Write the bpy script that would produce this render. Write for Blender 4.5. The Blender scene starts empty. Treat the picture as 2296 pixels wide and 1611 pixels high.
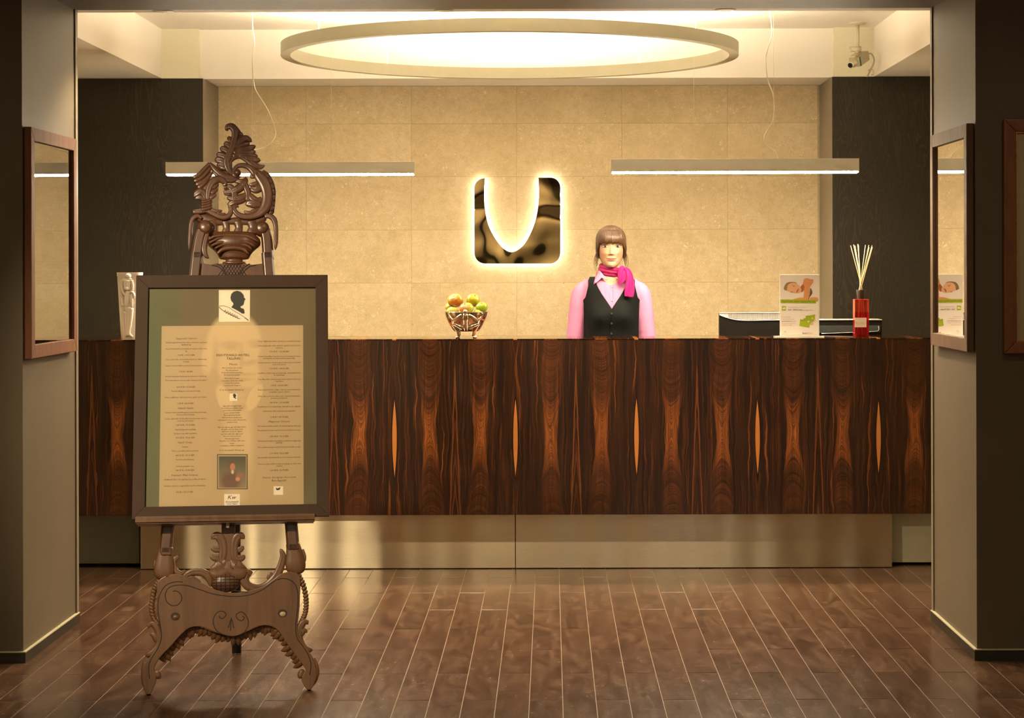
import bpy, bmesh, math, random
import numpy as np
from mathutils import Vector, Matrix, Euler, noise as mnoise

# ------------------------------------------------------------------ camera
F_PX, VX, VY, EYE, ROLL = 4500.0, 1234.0, 600.0, 1.5, 0.0026
W_PX, H_PX = 2296.0, 1611.0
scene = bpy.context.scene
C = scene.collection
cam_data = bpy.data.cameras.new('camera')
cam_data.sensor_fit = 'HORIZONTAL'
cam_data.sensor_width = 36.0
cam_data.lens = F_PX / W_PX * 36.0
cam_data.shift_x = -(VX - W_PX / 2) / W_PX
cam_data.shift_y = -(H_PX / 2 - VY) / W_PX
cam_data.clip_start = 0.05
cam = bpy.data.objects.new('camera', cam_data)
C.objects.link(cam)
cam.matrix_world = Matrix.Translation((0, 0, EYE)) @ Matrix.Rotation(math.pi / 2, 4, 'X') @ Matrix.Rotation(-ROLL, 4, 'Z')
scene.camera = cam

# ------------------------------------------------------------------ world and exposure
world = bpy.data.worlds.new('world')
scene.world = world
world.use_nodes = True
world.node_tree.nodes['Background'].inputs[0].default_value = (1.0, 0.80, 0.55, 1)
world.node_tree.nodes['Background'].inputs[1].default_value = 0.05
vs = scene.view_settings
vs.view_transform = 'Standard'
vs.look = 'None'
vs.exposure = 0.28
vs.gamma = 1.0
vs.use_curve_mapping = False

# lamp strengths, all in one place (the lamps themselves are built further down)
E_LINEAR = 245.0      # linear pendant diffusers
E_RING = 235.0        # ring pendant up-light
E_LOGO = 12.0        # back light of the logo
E_DOWN = 22.0        # unseen lobby down-lights added for front light, watts each
E_WASH = 110.0       # unseen down-lights added to brighten the far lobby wall, watts each
E_SPOT = 440.0       # unseen spot added to brighten the easel, watts
E_DESK = 185.0        # down-lights over the desk area, watts each
WARM = (1.0, 0.80, 0.52)
WARM2 = (1.0, 0.84, 0.60)


# ------------------------------------------------------------------ helpers
def pix(px, py, d):
    """photograph pixel + distance -> point in the room"""
    dx, dy = px - VX, py - VY
    dy2 = dy + ROLL * dx
    dx2 = dx - ROLL * dy
    return Vector((dx2 * d / F_PX, d, EYE - dy2 * d / F_PX))


def tag(o, label=None, cat=None, group=None, kind=None):
    if label: o['label'] = label
    if cat: o['category'] = cat
    if group: o['group'] = group
    if kind: o['kind'] = kind
    return o


def empty(name, loc, label, cat, group=None, rot=None):
    o = bpy.data.objects.new(name, None)
    o.empty_display_size = 0.1
    C.objects.link(o)
    o.location = loc
    if rot: o.rotation_euler = rot
    return tag(o, label, cat, group)


def top_matrix(o):
    while o.parent: o = o.parent
    return Matrix.LocRotScale(o.location, o.rotation_euler, o.scale)


def cat_rom(pts, n=8, closed=False):
    P = [np.array(p, float) for p in pts]
    out = []
    m = len(P)
    rng = range(m if closed else m - 1)
    for i in rng:
        if closed:
            a, b, c, d = P[(i - 1) % m], P[i], P[(i + 1) % m], P[(i + 2) % m]
        else:
            b, c = P[i], P[i + 1]
            a = P[i - 1] if i > 0 else 2 * b - c
            d = P[i + 2] if i + 2 < m else 2 * c - b
        for k in range(n):
            t = k / n
            out.append(0.5 * ((2 * b) + (c - a) * t + (2 * a - 5 * b + 4 * c - d) * t * t + (3 * b - a - 3 * c + d) * t ** 3))
    if not closed: out.append(P[-1])
    return out


class MB:
    def __init__(self):
        self.v = []; self.f = []

    def add(self, verts, faces):
        n = len(self.v)
        self.v += [tuple(float(c) for c in p) for p in verts]
        self.f += [tuple(i + n for i in f) for f in faces]
        return self

    def box(self, x0, x1, y0, y1, z0, z1):
        v = [(x0, y0, z0), (x1, y0, z0), (x1, y1, z0), (x0, y1, z0), (x0, y0, z1), (x1, y0, z1), (x1, y1, z1), (x0, y1, z1)]
        return self.add(v, [(0, 3, 2, 1), (4, 5, 6, 7), (0, 1, 5, 4), (1, 2, 6, 5), (2, 3, 7, 6), (3, 0, 4, 7)])

    def prism(self, outline, y0, y1):
        """outline: list of (x, z), extruded along y"""
        n = len(outline)
        v = [(p[0], y0, p[1]) for p in outline] + [(p[0], y1, p[1]) for p in outline]
        f = [tuple(range(n)), tuple(range(2 * n - 1, n - 1, -1))]
        f += [(i, i + n, (i + 1) % n + n, (i + 1) % n) for i in range(n)]
        return self.add(v, f)

    def lathe(self, prof, n=32, c=(0, 0, 0)):
        """prof: list of (r, z) about the z axis through c"""
        v = []; f = []
        for r, z in prof:
            for k in range(n):
                a = 2 * math.pi * k / n
                v.append((c[0] + r * math.cos(a), c[1] + r * math.sin(a), c[2] + z))
        m = len(prof)
        for i in range(m - 1):
            for k in range(n):
                f.append((i * n + k, i * n + (k + 1) % n, (i + 1) * n + (k + 1) % n, (i + 1) * n + k))
        if prof[0][0] > 1e-6: f.append(tuple(range(n - 1, -1, -1)))
        if prof[-1][0] > 1e-6: f.append(tuple((m - 1) * n + k for k in range(n)))
        return self.add(v, f)

    def tube(self, pts, rad, n=8, flat=1.0, up=(0, 1, 0), caps=True):
        """swept tube; rad scalar or list; flat scales the section along 'up'"""
        P = [Vector(p) for p in pts]
        m = len(P)
        if not hasattr(rad, '__len__'): rad = [rad] * m
        v = []; f = []
        up = Vector(up)
        for i in range(m):
            t = (P[min(i + 1, m - 1)] - P[max(i - 1, 0)])
            if t.length < 1e-9: t = Vector((0, 0, 1))
            t.normalize()
            u = up - t * up.dot(t)
            if u.length < 1e-3:
                u = Vector((1, 0, 0)) - t * t.x
            u.normalize()
            s = t.cross(u)
            for k in range(n):
                a = 2 * math.pi * k / n
                v.append(P[i] + s * (rad[i] * math.cos(a)) + u * (rad[i] * flat * math.sin(a)))
        for i in range(m - 1):
            for k in range(n):
                f.append((i * n + k, i * n + (k + 1) % n, (i + 1) * n + (k + 1) % n, (i + 1) * n + k))
        if caps:
            f.append(tuple(range(n - 1, -1, -1)))
            f.append(tuple((m - 1) * n + k for k in range(n)))
        return self.add(v, f)

    def ball(self, c, r, n=16, m=10, M=None):
        v = []; f = []
        r = r if hasattr(r, '__len__') else (r, r, r)
        for i in range(m + 1):
            ph = math.pi * i / m
            for k in range(n):
                a = 2 * math.pi * k / n
                p = Vector((r[0] * math.sin(ph) * math.cos(a), r[1] * math.sin(ph) * math.sin(a), r[2] * math.cos(ph)))
                if M: p = M @ p
                v.append(p + Vector(c))
        for i in range(m):
            for k in range(n):
                f.append((i * n + k, (i + 1) * n + k, (i + 1) * n + (k + 1) % n, i * n + (k + 1) % n))
        return self.add(v, f)

    def build(self, name, mat, parent=None, smooth=False, bevel=0.0, seg=2, local=False, autosmooth=None, weld=True):
        v = self.v
        if parent is not None and not local:
            Mi = top_matrix(parent).inverted()
            v = [Mi @ Vector(p) for p in v]
        me = bpy.data.meshes.new(name)
        me.from_pydata([tuple(p) for p in v], [], self.f)
        bm = bmesh.new(); bm.from_mesh(me)
        if weld: bmesh.ops.remove_doubles(bm, verts=bm.verts, dist=1e-6)
        if bevel > 0:
            es = [e for e in bm.edges if len(e.link_faces) == 2 and e.calc_face_angle(0) > 0.6]
            bmesh.ops.bevel(bm, geom=es, offset=bevel, segments=seg, affect='EDGES', profile=0.6)
        bmesh.ops.recalc_face_normals(bm, faces=bm.faces)
        bm.to_mesh(me); bm.free()
        if smooth or autosmooth:
            me.polygons.foreach_set('use_smooth', [True] * len(me.polygons))
            if autosmooth: me.set_sharp_from_angle(angle=autosmooth)
        me.materials.append(mat)
        o = bpy.data.objects.new(name, me)
        C.objects.link(o)
        if parent is not None: o.parent = parent
        return o


def one(name, mb, mat, label, cat, group=None, **k):
    """a thing that is a single mesh"""
    return tag(mb.build(name, mat, **k), label, cat, group)


def struct(name, mb, mat, label=None, **k):
    return tag(mb.build(name, mat, **k), label, None, None, 'structure')


# ------------------------------------------------------------------ material helpers
class Nodes:
    def __init__(self, name):
        self.mat = bpy.data.materials.new(name)
        self.mat.use_nodes = True
        self.nt = self.mat.node_tree
        self.nt.nodes.clear()
        self.out = self.nt.nodes.new('ShaderNodeOutputMaterial')
        self.bsdf = self.nt.nodes.new('ShaderNodeBsdfPrincipled')
        self.nt.links.new(self.bsdf.outputs[0], self.out.inputs[0])

    def new(self, t, **props):
        n = self.nt.nodes.new(t)
        for k, v in props.items(): setattr(n, k, v)
        return n

    def put(self, sock, val):
        if isinstance(val, bpy.types.NodeSocket): self.nt.links.new(val, sock)
        elif val is not None:
            if sock.type == 'RGBA' and len(val) == 3: val = (*val, 1)
            sock.default_value = val

    def m(self, op, a, b=None, c=None, clamp=False):
        n = self.new('ShaderNodeMath', operation=op, use_clamp=clamp)
        self.put(n.inputs[0], a)
        if b is not None: self.put(n.inputs[1], b)
        if c is not None: self.put(n.inputs[2], c)
        return n.outputs[0]

    def geo(self, name='Position'):
        return self.new('ShaderNodeNewGeometry').outputs[name]

    def coord(self, name='Object'):
        return self.new('ShaderNodeTexCoord').outputs[name]

    def sep(self, v):
        n = self.new('ShaderNodeSeparateXYZ'); self.put(n.inputs[0], v)
        return n.outputs[0], n.outputs[1], n.outputs[2]

    def comb(self, x=0.0, y=0.0, z=0.0):
        n = self.new('ShaderNodeCombineXYZ')
        self.put(n.inputs[0], x); self.put(n.inputs[1], y); self.put(n.inputs[2], z)
        return n.outputs[0]

    def mapping(self, v, scale=(1, 1, 1), loc=(0, 0, 0), rot=(0, 0, 0)):
        n = self.new('ShaderNodeMapping')
        self.put(n.inputs[0], v)
        n.inputs['Location'].default_value = loc; n.inputs['Rotation'].default_value = rot; n.inputs['Scale'].default_value = scale
        return n.outputs[0]

    def noise(self, v, scale=5.0, detail=3.0, rough=0.5, dist=0.0, out='Fac'):
        n = self.new('ShaderNodeTexNoise')
        self.put(n.inputs['Vector'], v)
        n.inputs['Scale'].default_value = scale; n.inputs['Detail'].default_value = detail
        n.inputs['Roughness'].default_value = rough; n.inputs['Distortion'].default_value = dist
        return n.outputs[out]

    def vor(self, v, scale=5.0, feature='F1', out='Distance', rnd=1.0):
        n = self.new('ShaderNodeTexVoronoi', feature=feature)
        self.put(n.inputs['Vector'], v)
        n.inputs['Scale'].default_value = scale
        n.inputs['Randomness'].default_value = rnd
        return n.outputs[out]

    def ramp(self, fac, stops, interp='LINEAR'):
        n = self.new('ShaderNodeValToRGB')
        n.color_ramp.interpolation = interp
        el = n.color_ramp.elements
        while len(el) > 1: el.remove(el[-1])
        el[0].position, el[0].color = stops[0][0], (*stops[0][1], 1)
        for p, c in stops[1:]:
            e = el.new(p); e.color = (*c, 1)
        self.put(n.inputs[0], fac)
        return n.outputs[0]

    def framp(self, fac, stops):
        return self.ramp(fac, [(p, (v, v, v)) for p, v in stops])

    def mix(self, fac, a, b, mode='MIX'):
        n = self.new('ShaderNodeMix', data_type='RGBA', blend_type=mode)
        self.put(n.inputs[0], fac); self.put(n.inputs[6], a); self.put(n.inputs[7], b)
        return n.outputs[2]

    def bump(self, h, strength=0.3, dist=0.01):
        n = self.new('ShaderNodeBump')
        n.inputs['Strength'].default_value = strength; n.inputs['Distance'].default_value = dist
        self.put(n.inputs['Height'], h)
        self.nt.links.new(n.outputs[0], self.bsdf.inputs['Normal'])
        return n

    def rnd(self):
        return self.new('ShaderNodeObjectInfo').outputs['Random']

    def set(self, **k):
        names = dict(color='Base Color', rough='Roughness', metal='Metallic', spec='Specular IOR Level', coat='Coat Weight',
                     coatr='Coat Roughness', trans='Transmission Weight', ior='IOR', emis='Emission Color', estr='Emission Strength',
                     alpha='Alpha', sheen='Sheen Weight', sss='Subsurface Weight', aniso='Anisotropic')
        for a, v in k.items(): self.put(self.bsdf.inputs[names[a]], v)
        return self


def plain(name, color, rough=0.5, metal=0.0, var=0.0, scale=20.0, bump=0.0, bscale=200.0, **k):
    n = Nodes(name)
    col = (*color, 1)
    pos = n.coord('Object')
    if var > 0:
        f = n.noise(pos, scale, 4, 0.6)
        dark = tuple(c * (1 - var) for c in color); lite = tuple(min(1, c * (1 + var)) for c in color)
        col = n.ramp(f, [(0.3, dark), (0.7, lite)])
    n.set(color=col, rough=rough, metal=metal, **k)
    if bump > 0: n.bump(n.noise(pos, bscale, 3, 0.6), bump, 0.002)
    return n.mat


def glow(name, color, strength):
    n = Nodes(name)
    n.set(color=(1, 1, 1, 1), emis=(*color, 1), estr=strength, rough=0.5)
    return n.mat

# ================================================================== materials of the room
def mat_stone():
    n = Nodes('limestone')
    p = n.geo()
    rnd = n.rnd()
    x, y, z = n.sep(p)
    pp = n.comb(n.m('ADD', x, n.m('MULTIPLY', rnd, 7.0)), y, n.m('ADD', z, n.m('MULTIPLY', rnd, 3.0)))
    big = n.noise(pp, 2.2, 5, 0.62)
    col = n.ramp(big, [(0.25, (0.50, 0.39, 0.21)), (0.5, (0.62, 0.485, 0.285)), (0.75, (0.70, 0.565, 0.36))])
    mid = n.noise(pp, 26, 5, 0.7)
    col = n.mix(n.framp(mid, [(0.40, 0.0), (0.72, 0.62)]), col, (0.44, 0.335, 0.165))
    grain = n.noise(pp, 140, 3, 0.7)
    col = n.mix(n.framp(grain, [(0.35, 0.35), (0.5, 0.0)]), col, (0.40, 0.30, 0.15))
    col = n.mix(n.framp(grain, [(0.55, 0.0), (0.72, 0.35)]), col, (0.80, 0.68, 0.48))
    # fossils: thin pale rings and specks
    wob = n.noise(pp, 30, 2, 0.5, out='Color')
    pv = n.mix(0.03, pp, wob, 'ADD')
    d = n.vor(pv, 27)
    ring = n.framp(d, [(0.14, 0), (0.2, 1), (0.25, 0)])
    mask = n.framp(n.noise(pp, 4.5, 3, 0.6), [(0.40, 0), (0.58, 1)])
    d2 = n.vor(pv, 60)
    ring2 = n.framp(d2, [(0.14, 0), (0.2, 1), (0.27, 0)])
    fos = n.m('MAXIMUM', n.m('MULTIPLY', ring, mask), n.m('MULTIPLY', ring2, n.m('MULTIPLY', mask, 0.6)))
    pick = n.framp(n.noise(pp, 19, 1, 0.5), [(0.46, 0), (0.55, 1)])
    col = n.mix(n.m('MULTIPLY', n.m('MULTIPLY', fos, pick), 0.8), col, (0.86, 0.76, 0.58))
    spot = n.framp(n.vor(pp, 16), [(0.05, 1), (0.075, 0)])
    col = n.mix(n.m('MULTIPLY', spot, 0.5), col, (0.85, 0.74, 0.56))
    # olive stains and dark pits
    st = n.framp(n.noise(pp, 3.2, 6, 0.75, 0.6), [(0.60, 0), (0.72, 1)])
    stf = n.framp(n.noise(pp, 45, 4, 0.7), [(0.5, 0), (0.62, 1)])
    col = n.mix(n.m('MULTIPLY', n.m('MULTIPLY', st, stf), 0.55), col, (0.36, 0.27, 0.11))
    pit = n.framp(n.vor(n.mapping(pp, (1, 1, 1), (3.1, 0, 1.7)), 9), [(0.022, 1), (0.036, 0)])
    col = n.mix(n.m('MULTIPLY', pit, 0.7), col, (0.16, 0.11, 0.05))
    col = n.mix(n.m('MULTIPLY', n.m('SUBTRACT', rnd, 0.5), 0.12), col, (0.75, 0.62, 0.42))
    n.set(color=col, rough=0.55, spec=0.3)
    n.bump(n.m('SUBTRACT', n.noise(pp, 90, 4, 0.6), n.m('MULTIPLY', pit, 1.5)), 0.12, 0.003)
    return n.mat


def mat_taupe(name='taupe_paint', base=(0.108, 0.081, 0.047)):
    n = Nodes(name)
    p = n.geo()
    f = n.noise(p, 3, 4, 0.6)
    col = n.ramp(f, [(0.3, tuple(c * 0.93 for c in base)), (0.7, tuple(c * 1.06 for c in base))])
    sc = n.framp(n.noise(n.mapping(p, (9, 9, 2.2)), 3.0, 4, 0.75, 1.5), [(0.66, 0), (0.74, 1)])
    x, y, z = n.sep(p)
    low = n.framp(z, [(0.05, 1), (0.5, 0)])
    col = n.mix(n.m('MULTIPLY', n.m('MULTIPLY', sc, low), 0.25), col, tuple(c * 1.7 for c in base))
    n.set(color=col, rough=0.55, spec=0.35)
    n.bump(n.noise(p, 420, 2, 0.6), 0.16, 0.0015)
    return n.mat


def mat_dark_oak():
    n = Nodes('black_stained_oak')
    p = n.geo()
    x, y, z = n.sep(p)
    w = n.noise(n.comb(n.m('MULTIPLY', x, 1.0), y, n.m('MULTIPLY', z, 0.16)), 7.5, 3, 0.5, 0.6)
    g = n.m('SINE', n.m('MULTIPLY', w, 150.0))
    line = n.framp(g, [(0.45, 0), (0.95, 1)])
    fine = n.framp(n.noise(n.mapping(p, (1, 1, 0.05)), 330, 3, 0.6), [(0.35, 0.2), (0.65, 1)])
    zone = n.framp(n.noise(n.comb(x, y, n.m('MULTIPLY', z, 0.25)), 3.2, 2, 0.5), [(0.42, 0.10), (0.62, 0.75)])
    f = n.m('MULTIPLY', n.m('MULTIPLY', line, fine), zone)
    col = n.mix(f, (0.0165, 0.0115, 0.0058), (0.044, 0.033, 0.018))
    n.set(color=col, rough=0.5, spec=0.22)
    n.bump(f, 0.12, 0.001)
    return n.mat


def mat_rosewood(name='rosewood_veneer', horizontal=False):
    n = Nodes(name)
    p = n.geo()
    x, y, z = n.sep(p)
    HALF = 0.2985
    # book-matched leaves: mirror about the leaf joints
    u = n.m('PINGPONG', n.m('ADD', n.m('ADD', x, 0.771), 10 * HALF * 2), HALF)
    leaf = n.m('FLOOR', n.m('DIVIDE', n.m('ADD', n.m('ADD', x, 0.771), 10 * HALF * 2), HALF))
    zz = n.m('SUBTRACT', z, 0.66) if not horizontal else n.m('MULTIPLY', n.m('SUBTRACT', y, 10.0), 0.6)
    lf = n.m('MULTIPLY', leaf, 0.11)
    wv = n.comb(n.m('MULTIPLY', u, 5.5), lf, n.m('MULTIPLY', zz, 2.3))
    wob = n.m('MULTIPLY', n.m('SUBTRACT', n.noise(wv, 1.6, 2, 0.5), 0.5), 0.050)
    wv2 = n.comb(n.m('MULTIPLY', u, 16.0), lf, n.m('MULTIPLY', zz, 9.0))
    wob2 = n.m('MULTIPLY', n.m('SUBTRACT', n.noise(wv2, 1.6, 2, 0.5), 0.5), 0.012)
    du = n.m('ADD', n.m('ADD', n.m('SUBTRACT', u, 0.176), wob), wob2)
    # saddle: nested cathedrals from above and from below
    a = n.m('DIVIDE', du, 0.046)
    b = n.m('DIVIDE', n.m('ADD', zz, -0.02), 0.165)
    bb = n.m('MULTIPLY', b, b)
    sad2 = n.m('SUBTRACT', n.m('MULTIPLY', a, a), bb)
    s = n.m('MULTIPLY', n.m('SIGN', sad2), n.m('POWER', n.m('ADD', n.m('ABSOLUTE', sad2), 0.02), 0.6))
    st = n.noise(n.comb(n.m('MULTIPLY', s, 2.6), lf, n.m('MULTIPLY', zz, 0.25)), 1.9, 4, 0.6)
    stripes = n.framp(st, [(0.34, 0.0), (0.44, 0.75), (0.50, 0.25), (0.56, 0.85), (0.66, 0.35), (0.72, 1.0)])
    # fine vertical pores, following the figure
    fu = n.m('ADD', n.m('MULTIPLY', du, 1.0), n.m('MULTIPLY', wob2, 0.4))
    fine = n.noise(n.comb(n.m('MULTIPLY', fu, 170.0), lf, n.m('MULTIPLY', zz, 1.1)), 1.6, 4, 0.7)
    finef = n.framp(fine, [(0.36, 0.0), (0.66, 1.0)])
    band = n.noise(n.comb(n.m('MULTIPLY', fu, 42.0), lf, n.m('MULTIPLY', zz, 0.8)), 1.5, 3, 0.6)
    bandf = n.framp(band, [(0.40, 0.0), (0.50, 0.30), (0.60, 0.12), (0.70, 0.75)])
    # broad tone: orange heart along the cathedral, dark on the flanks
    ww = n.m('ADD', 0.030, n.m('MULTIPLY', n.m('MINIMUM', n.m('ABSOLUTE', b), 1.7), 0.016))
    hd = n.m('DIVIDE', n.m('ABSOLUTE', du), ww)
    heart = n.framp(hd, [(0.45, 1.0), (0.85, 0.70), (1.25, 0.18), (1.7, 0.0)])
    nest = n.framp(n.m('SUBTRACT', bb, n.m('MULTIPLY', a, a)), [(0.0, 1.0), (0.7, 0.72), (1.0, 0.55)])
    tone = n.m('MULTIPLY', heart, n.m('MULTIPLY', nest, n.m('ADD', 0.30, n.m('MULTIPLY', stripes, 0.58))))
    tone = n.m('ADD', tone, n.m('MULTIPLY', n.m('SUBTRACT', 1.0, heart), n.m('ADD', n.m('MULTIPLY', bandf, 0.62), n.m('MULTIPLY', finef, 0.20))))
    tone = n.m('MULTIPLY', tone, n.m('ADD', 0.66, n.m('MULTIPLY', finef, 0.55)), clamp=True)
    # lens of sapwood on one joint, spire on the other
    lw = n.m('MULTIPLY', n.m('SUBTRACT', 1.0, n.m('POWER', n.m('DIVIDE', n.m('ADD', zz, n.m('MULTIPLY', wob, 1.4)), 0.185), 2.0)), 0.011)
    lens = n.m('MULTIPLY', n.m('LESS_THAN', u, lw), 0.95)
    rim = n.m('MULTIPLY', n.m('LESS_THAN', u, n.m('ADD', lw, 0.006)), n.m('GREATER_THAN', u, lw))
    sw = n.m('MULTIPLY', n.m('SUBTRACT', 0.40, zz), 0.036)
    us = n.m('SUBTRACT', HALF, n.m('ADD', u, n.m('MULTIPLY', wob2, 0.6)))
    spire = n.m('LESS_THAN', us, sw)
    sedge = n.m('MULTIPLY', spire, n.m('GREATER_THAN', us, n.m('SUBTRACT', sw, 0.006)))
    sband = n.framp(n.noise(n.comb(n.m('MULTIPLY', n.m('ADD', us, n.m('MULTIPLY', zz, 0.10)), 120.0), lf, 0.0), 1.5, 3, 0.6), [(0.40, 0.05), (0.62, 0.75)])
    tone = n.m('MAXIMUM', n.m('MULTIPLY', tone, n.m('SUBTRACT', 1.0, n.m('MULTIPLY', spire, 0.55))), n.m('MULTIPLY', n.m('MULTIPLY', spire, sband), 0.62))
    tone = n.m('MAXIMUM', tone, n.m('MULTIPLY', sedge, 0.5))
    tone = n.m('MULTIPLY', tone, n.m('SUBTRACT', 1.0, n.m('MULTIPLY', rim, 0.7)))
    tone = n.m('MAXIMUM', tone, lens)
    col = n.ramp(tone, [(0.0, (0.0050, 0.0019, 0.0007)), (0.25, (0.023, 0.0068, 0.0019)), (0.5, (0.108, 0.031, 0.0066)),
                        (0.72, (0.255, 0.075, 0.014)), (1.0, (0.42, 0.155, 0.034))])
    n.set(color=col, rough=0.05 if horizontal else 0.30, spec=0.5 if horizontal else 0.4, coat=0.15, coatr=0.1)
    if not horizontal: n.bump(finef, 0.03, 0.0005)
    return n.mat


def mat_plank():
    n = Nodes('dark_plank')
    p = n.geo()
    rnd = n.rnd()
    x, y, z = n.sep(p)
    off = n.m('MULTIPLY', rnd, 37.0)
    v = n.comb(n.m('ADD', x, off), n.m('ADD', n.m('MULTIPLY', y, 0.22), off), 0.0)
    g = n.noise(v, 16, 5, 0.65, 1.2)
    col = n.ramp(g, [(0.28, (0.024, 0.0105, 0.0055)), (0.5, (0.060, 0.029, 0.0155)), (0.72, (0.125, 0.068, 0.038))])
    kn = n.noise(n.comb(n.m('ADD', x, off), n.m('ADD', n.m('MULTIPLY', y, 0.6), off), 0.0), 14, 2, 0.5, 0.4)
    rings = n.framp(n.m('SINE', n.m('MULTIPLY', kn, 95.0)), [(0.2, 0), (0.9, 1)])
    zone = n.framp(n.noise(v, 6, 2, 0.5), [(0.58, 0), (0.72, 0.55)])
    col = n.mix(n.m('MULTIPLY', rings, zone), col, (0.03, 0.017, 0.010))
    col = n.mix(n.m('MULTIPLY', rnd, 0.42), col, (0.078, 0.036, 0.021))
    # pale scuffs left by shoes
    sp = n.mapping(p, (1.0, 5.0, 1), (0, 0, 0), (0, 0, 0.35))
    sc = n.framp(n.noise(sp, 5.5, 6, 0.8, 1.8), [(0.56, 0), (0.74, 1)])
    sc2 = n.framp(n.noise(n.mapping(p, (1.2, 3.0, 1), (4, 2, 0), (0, 0, -0.5)), 24, 4, 0.7, 2.5), [(0.60, 0), (0.70, 1)])
    scr = n.framp(n.noise(n.mapping(p, (0.6, 9.0, 1), (1, 7, 0), (0, 0, 0.9)), 9, 3, 0.6, 3.0), [(0.64, 0), (0.70, 1)])
    sf = n.m('MAXIMUM', n.m('MAXIMUM', n.m('MULTIPLY', sc, 0.20), n.m('MULTIPLY', sc2, 0.20)), n.m('MULTIPLY', scr, 0.12))
    col = n.mix(sf, col, (0.34, 0.25, 0.17))
    rough = n.m('ADD', 0.15, n.m('ADD', n.m('MULTIPLY', g, 0.12), n.m('MULTIPLY', sf, 0.35)))
    n.set(color=col, rough=rough, spec=0.42)
    n.bump(n.m('ADD', n.noise(v, 120, 3, 0.6), n.noise(p, 11, 3, 0.5)), 0.05, 0.002)
    return n.mat


def mat_brushed(name, color, rough=0.3, sx=1.0, sz=60.0):
    n = Nodes(name)
    p = n.geo()
    f = n.noise(n.mapping(p, (sx, 1, sz)), 12, 3, 0.6)
    sm = n.noise(p, 2.3, 4, 0.6)
    r = n.m('ADD', rough - 0.05, n.m('MULTIPLY', sm, 0.12))
    col = n.ramp(f, [(0.3, tuple(c * 0.9 for c in color)), (0.7, tuple(c * 1.05 for c in color))])
    n.set(color=col, rough=r, metal=1.0, aniso=0.85)
    n.put(n.bsdf.inputs['Tangent'], n.comb(0.0, 0.0, 1.0))
    px_ = n.sep(p)[0]
    n.bump(n.noise(n.comb(n.m('MULTIPLY', px_, 1.6), 0.0, n.m('MULTIPLY', n.sep(p)[2], 0.25)), 1.0, 2, 0.5), 0.6, 0.08)
    return n.mat


M_STONE = mat_stone()
M_TAUPE = mat_taupe()
M_OAK = mat_dark_oak()
M_ROSE = mat_rosewood()
M_ROSE_TOP = mat_rosewood('rosewood_veneer_top', True)
M_PLANK = mat_plank()
M_STEEL = mat_brushed('brushed_steel', (0.66, 0.58, 0.41), 0.30)
M_WHITE = plain('white_paint', (0.80, 0.75, 0.66), 0.6, var=0.02, scale=2)
M_CREAM = plain('cream_paint', (0.72, 0.68, 0.50), 0.6, var=0.02, scale=2)
M_RECESS = plain('recess_edge', (0.20, 0.165, 0.12), 0.5, var=0.05)
M_JOINT = plain('pale_joint_filler', (0.20, 0.148, 0.092), 0.6, var=0.15, scale=30)
M_BASE = plain('dark_green_skirting', (0.020, 0.021, 0.012), 0.25, var=0.1)
M_BASETOP = plain('skirting_top_edge', (0.48, 0.43, 0.28), 0.35, var=0.1)
M_TRIM = plain('corner_trim_metal', (0.17, 0.135, 0.09), 0.5, 0.0, var=0.1)
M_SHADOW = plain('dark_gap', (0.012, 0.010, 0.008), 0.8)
M_PLINTH = plain('grey_green_panel', (0.20, 0.185, 0.12), 0.5, var=0.06)
M_LOBBY = plain('lobby_wall_paint', (0.42, 0.33, 0.20), 0.7, var=0.06, scale=2)
M_LOBBYC = plain('lobby_ceiling_paint', (0.62, 0.55, 0.42), 0.7, var=0.03, scale=2)

# ================================================================== the setting
D_FRONT, D_KICK = 9.90, 9.985          # desk front, recessed kick plates
D_PANEL, D_FASCIA, D_STONE = 11.60, 11.655, 12.13
Z_LOW, Z_HIGH = 2.60, 2.885
XL, XR = -2.01, 1.62                   # clear opening between the pillars
P0, P1 = 7.64, 8.51                    # pillar depth range

floor = struct('floor', MB().box(-4.6, 4.6, -3.2, 12.3, -0.10, -0.0016), M_JOINT)
PW, PL, GAP, EGAP = 0.1153, 0.918, 0.0021, 0.0085
plank_mesh = None
for k in range(-24, 20):
    xa = 0.039 + PW * k
    ph = 8.33 if (k % 2 == 0) else 8.33 - PL / 2
    for j in range(-3, 3):
        ya = ph + PL * j
        if ya + PL < 6.2 or ya > 10.6: continue
        if plank_mesh is None:
            o = MB().box(GAP / 2, PW - GAP / 2, EGAP / 2, PL - EGAP / 2, -0.014, 0).build('plank', M_PLANK, bevel=0.0008, seg=1)
            plank_mesh = o.data
        else:
            o = bpy.data.objects.new('plank', plank_mesh); C.objects.link(o)
        o.location = (xa, ya, 0); o.parent = floor
# the rest of the lobby floor, too far from the lens to show its boards
far = MB().box(-4.6, 4.6, -3.2, 5.9, -0.014, -0.0004).build('plank', M_PLANK, parent=floor)
far['kind'] = 'stuff'

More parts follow.
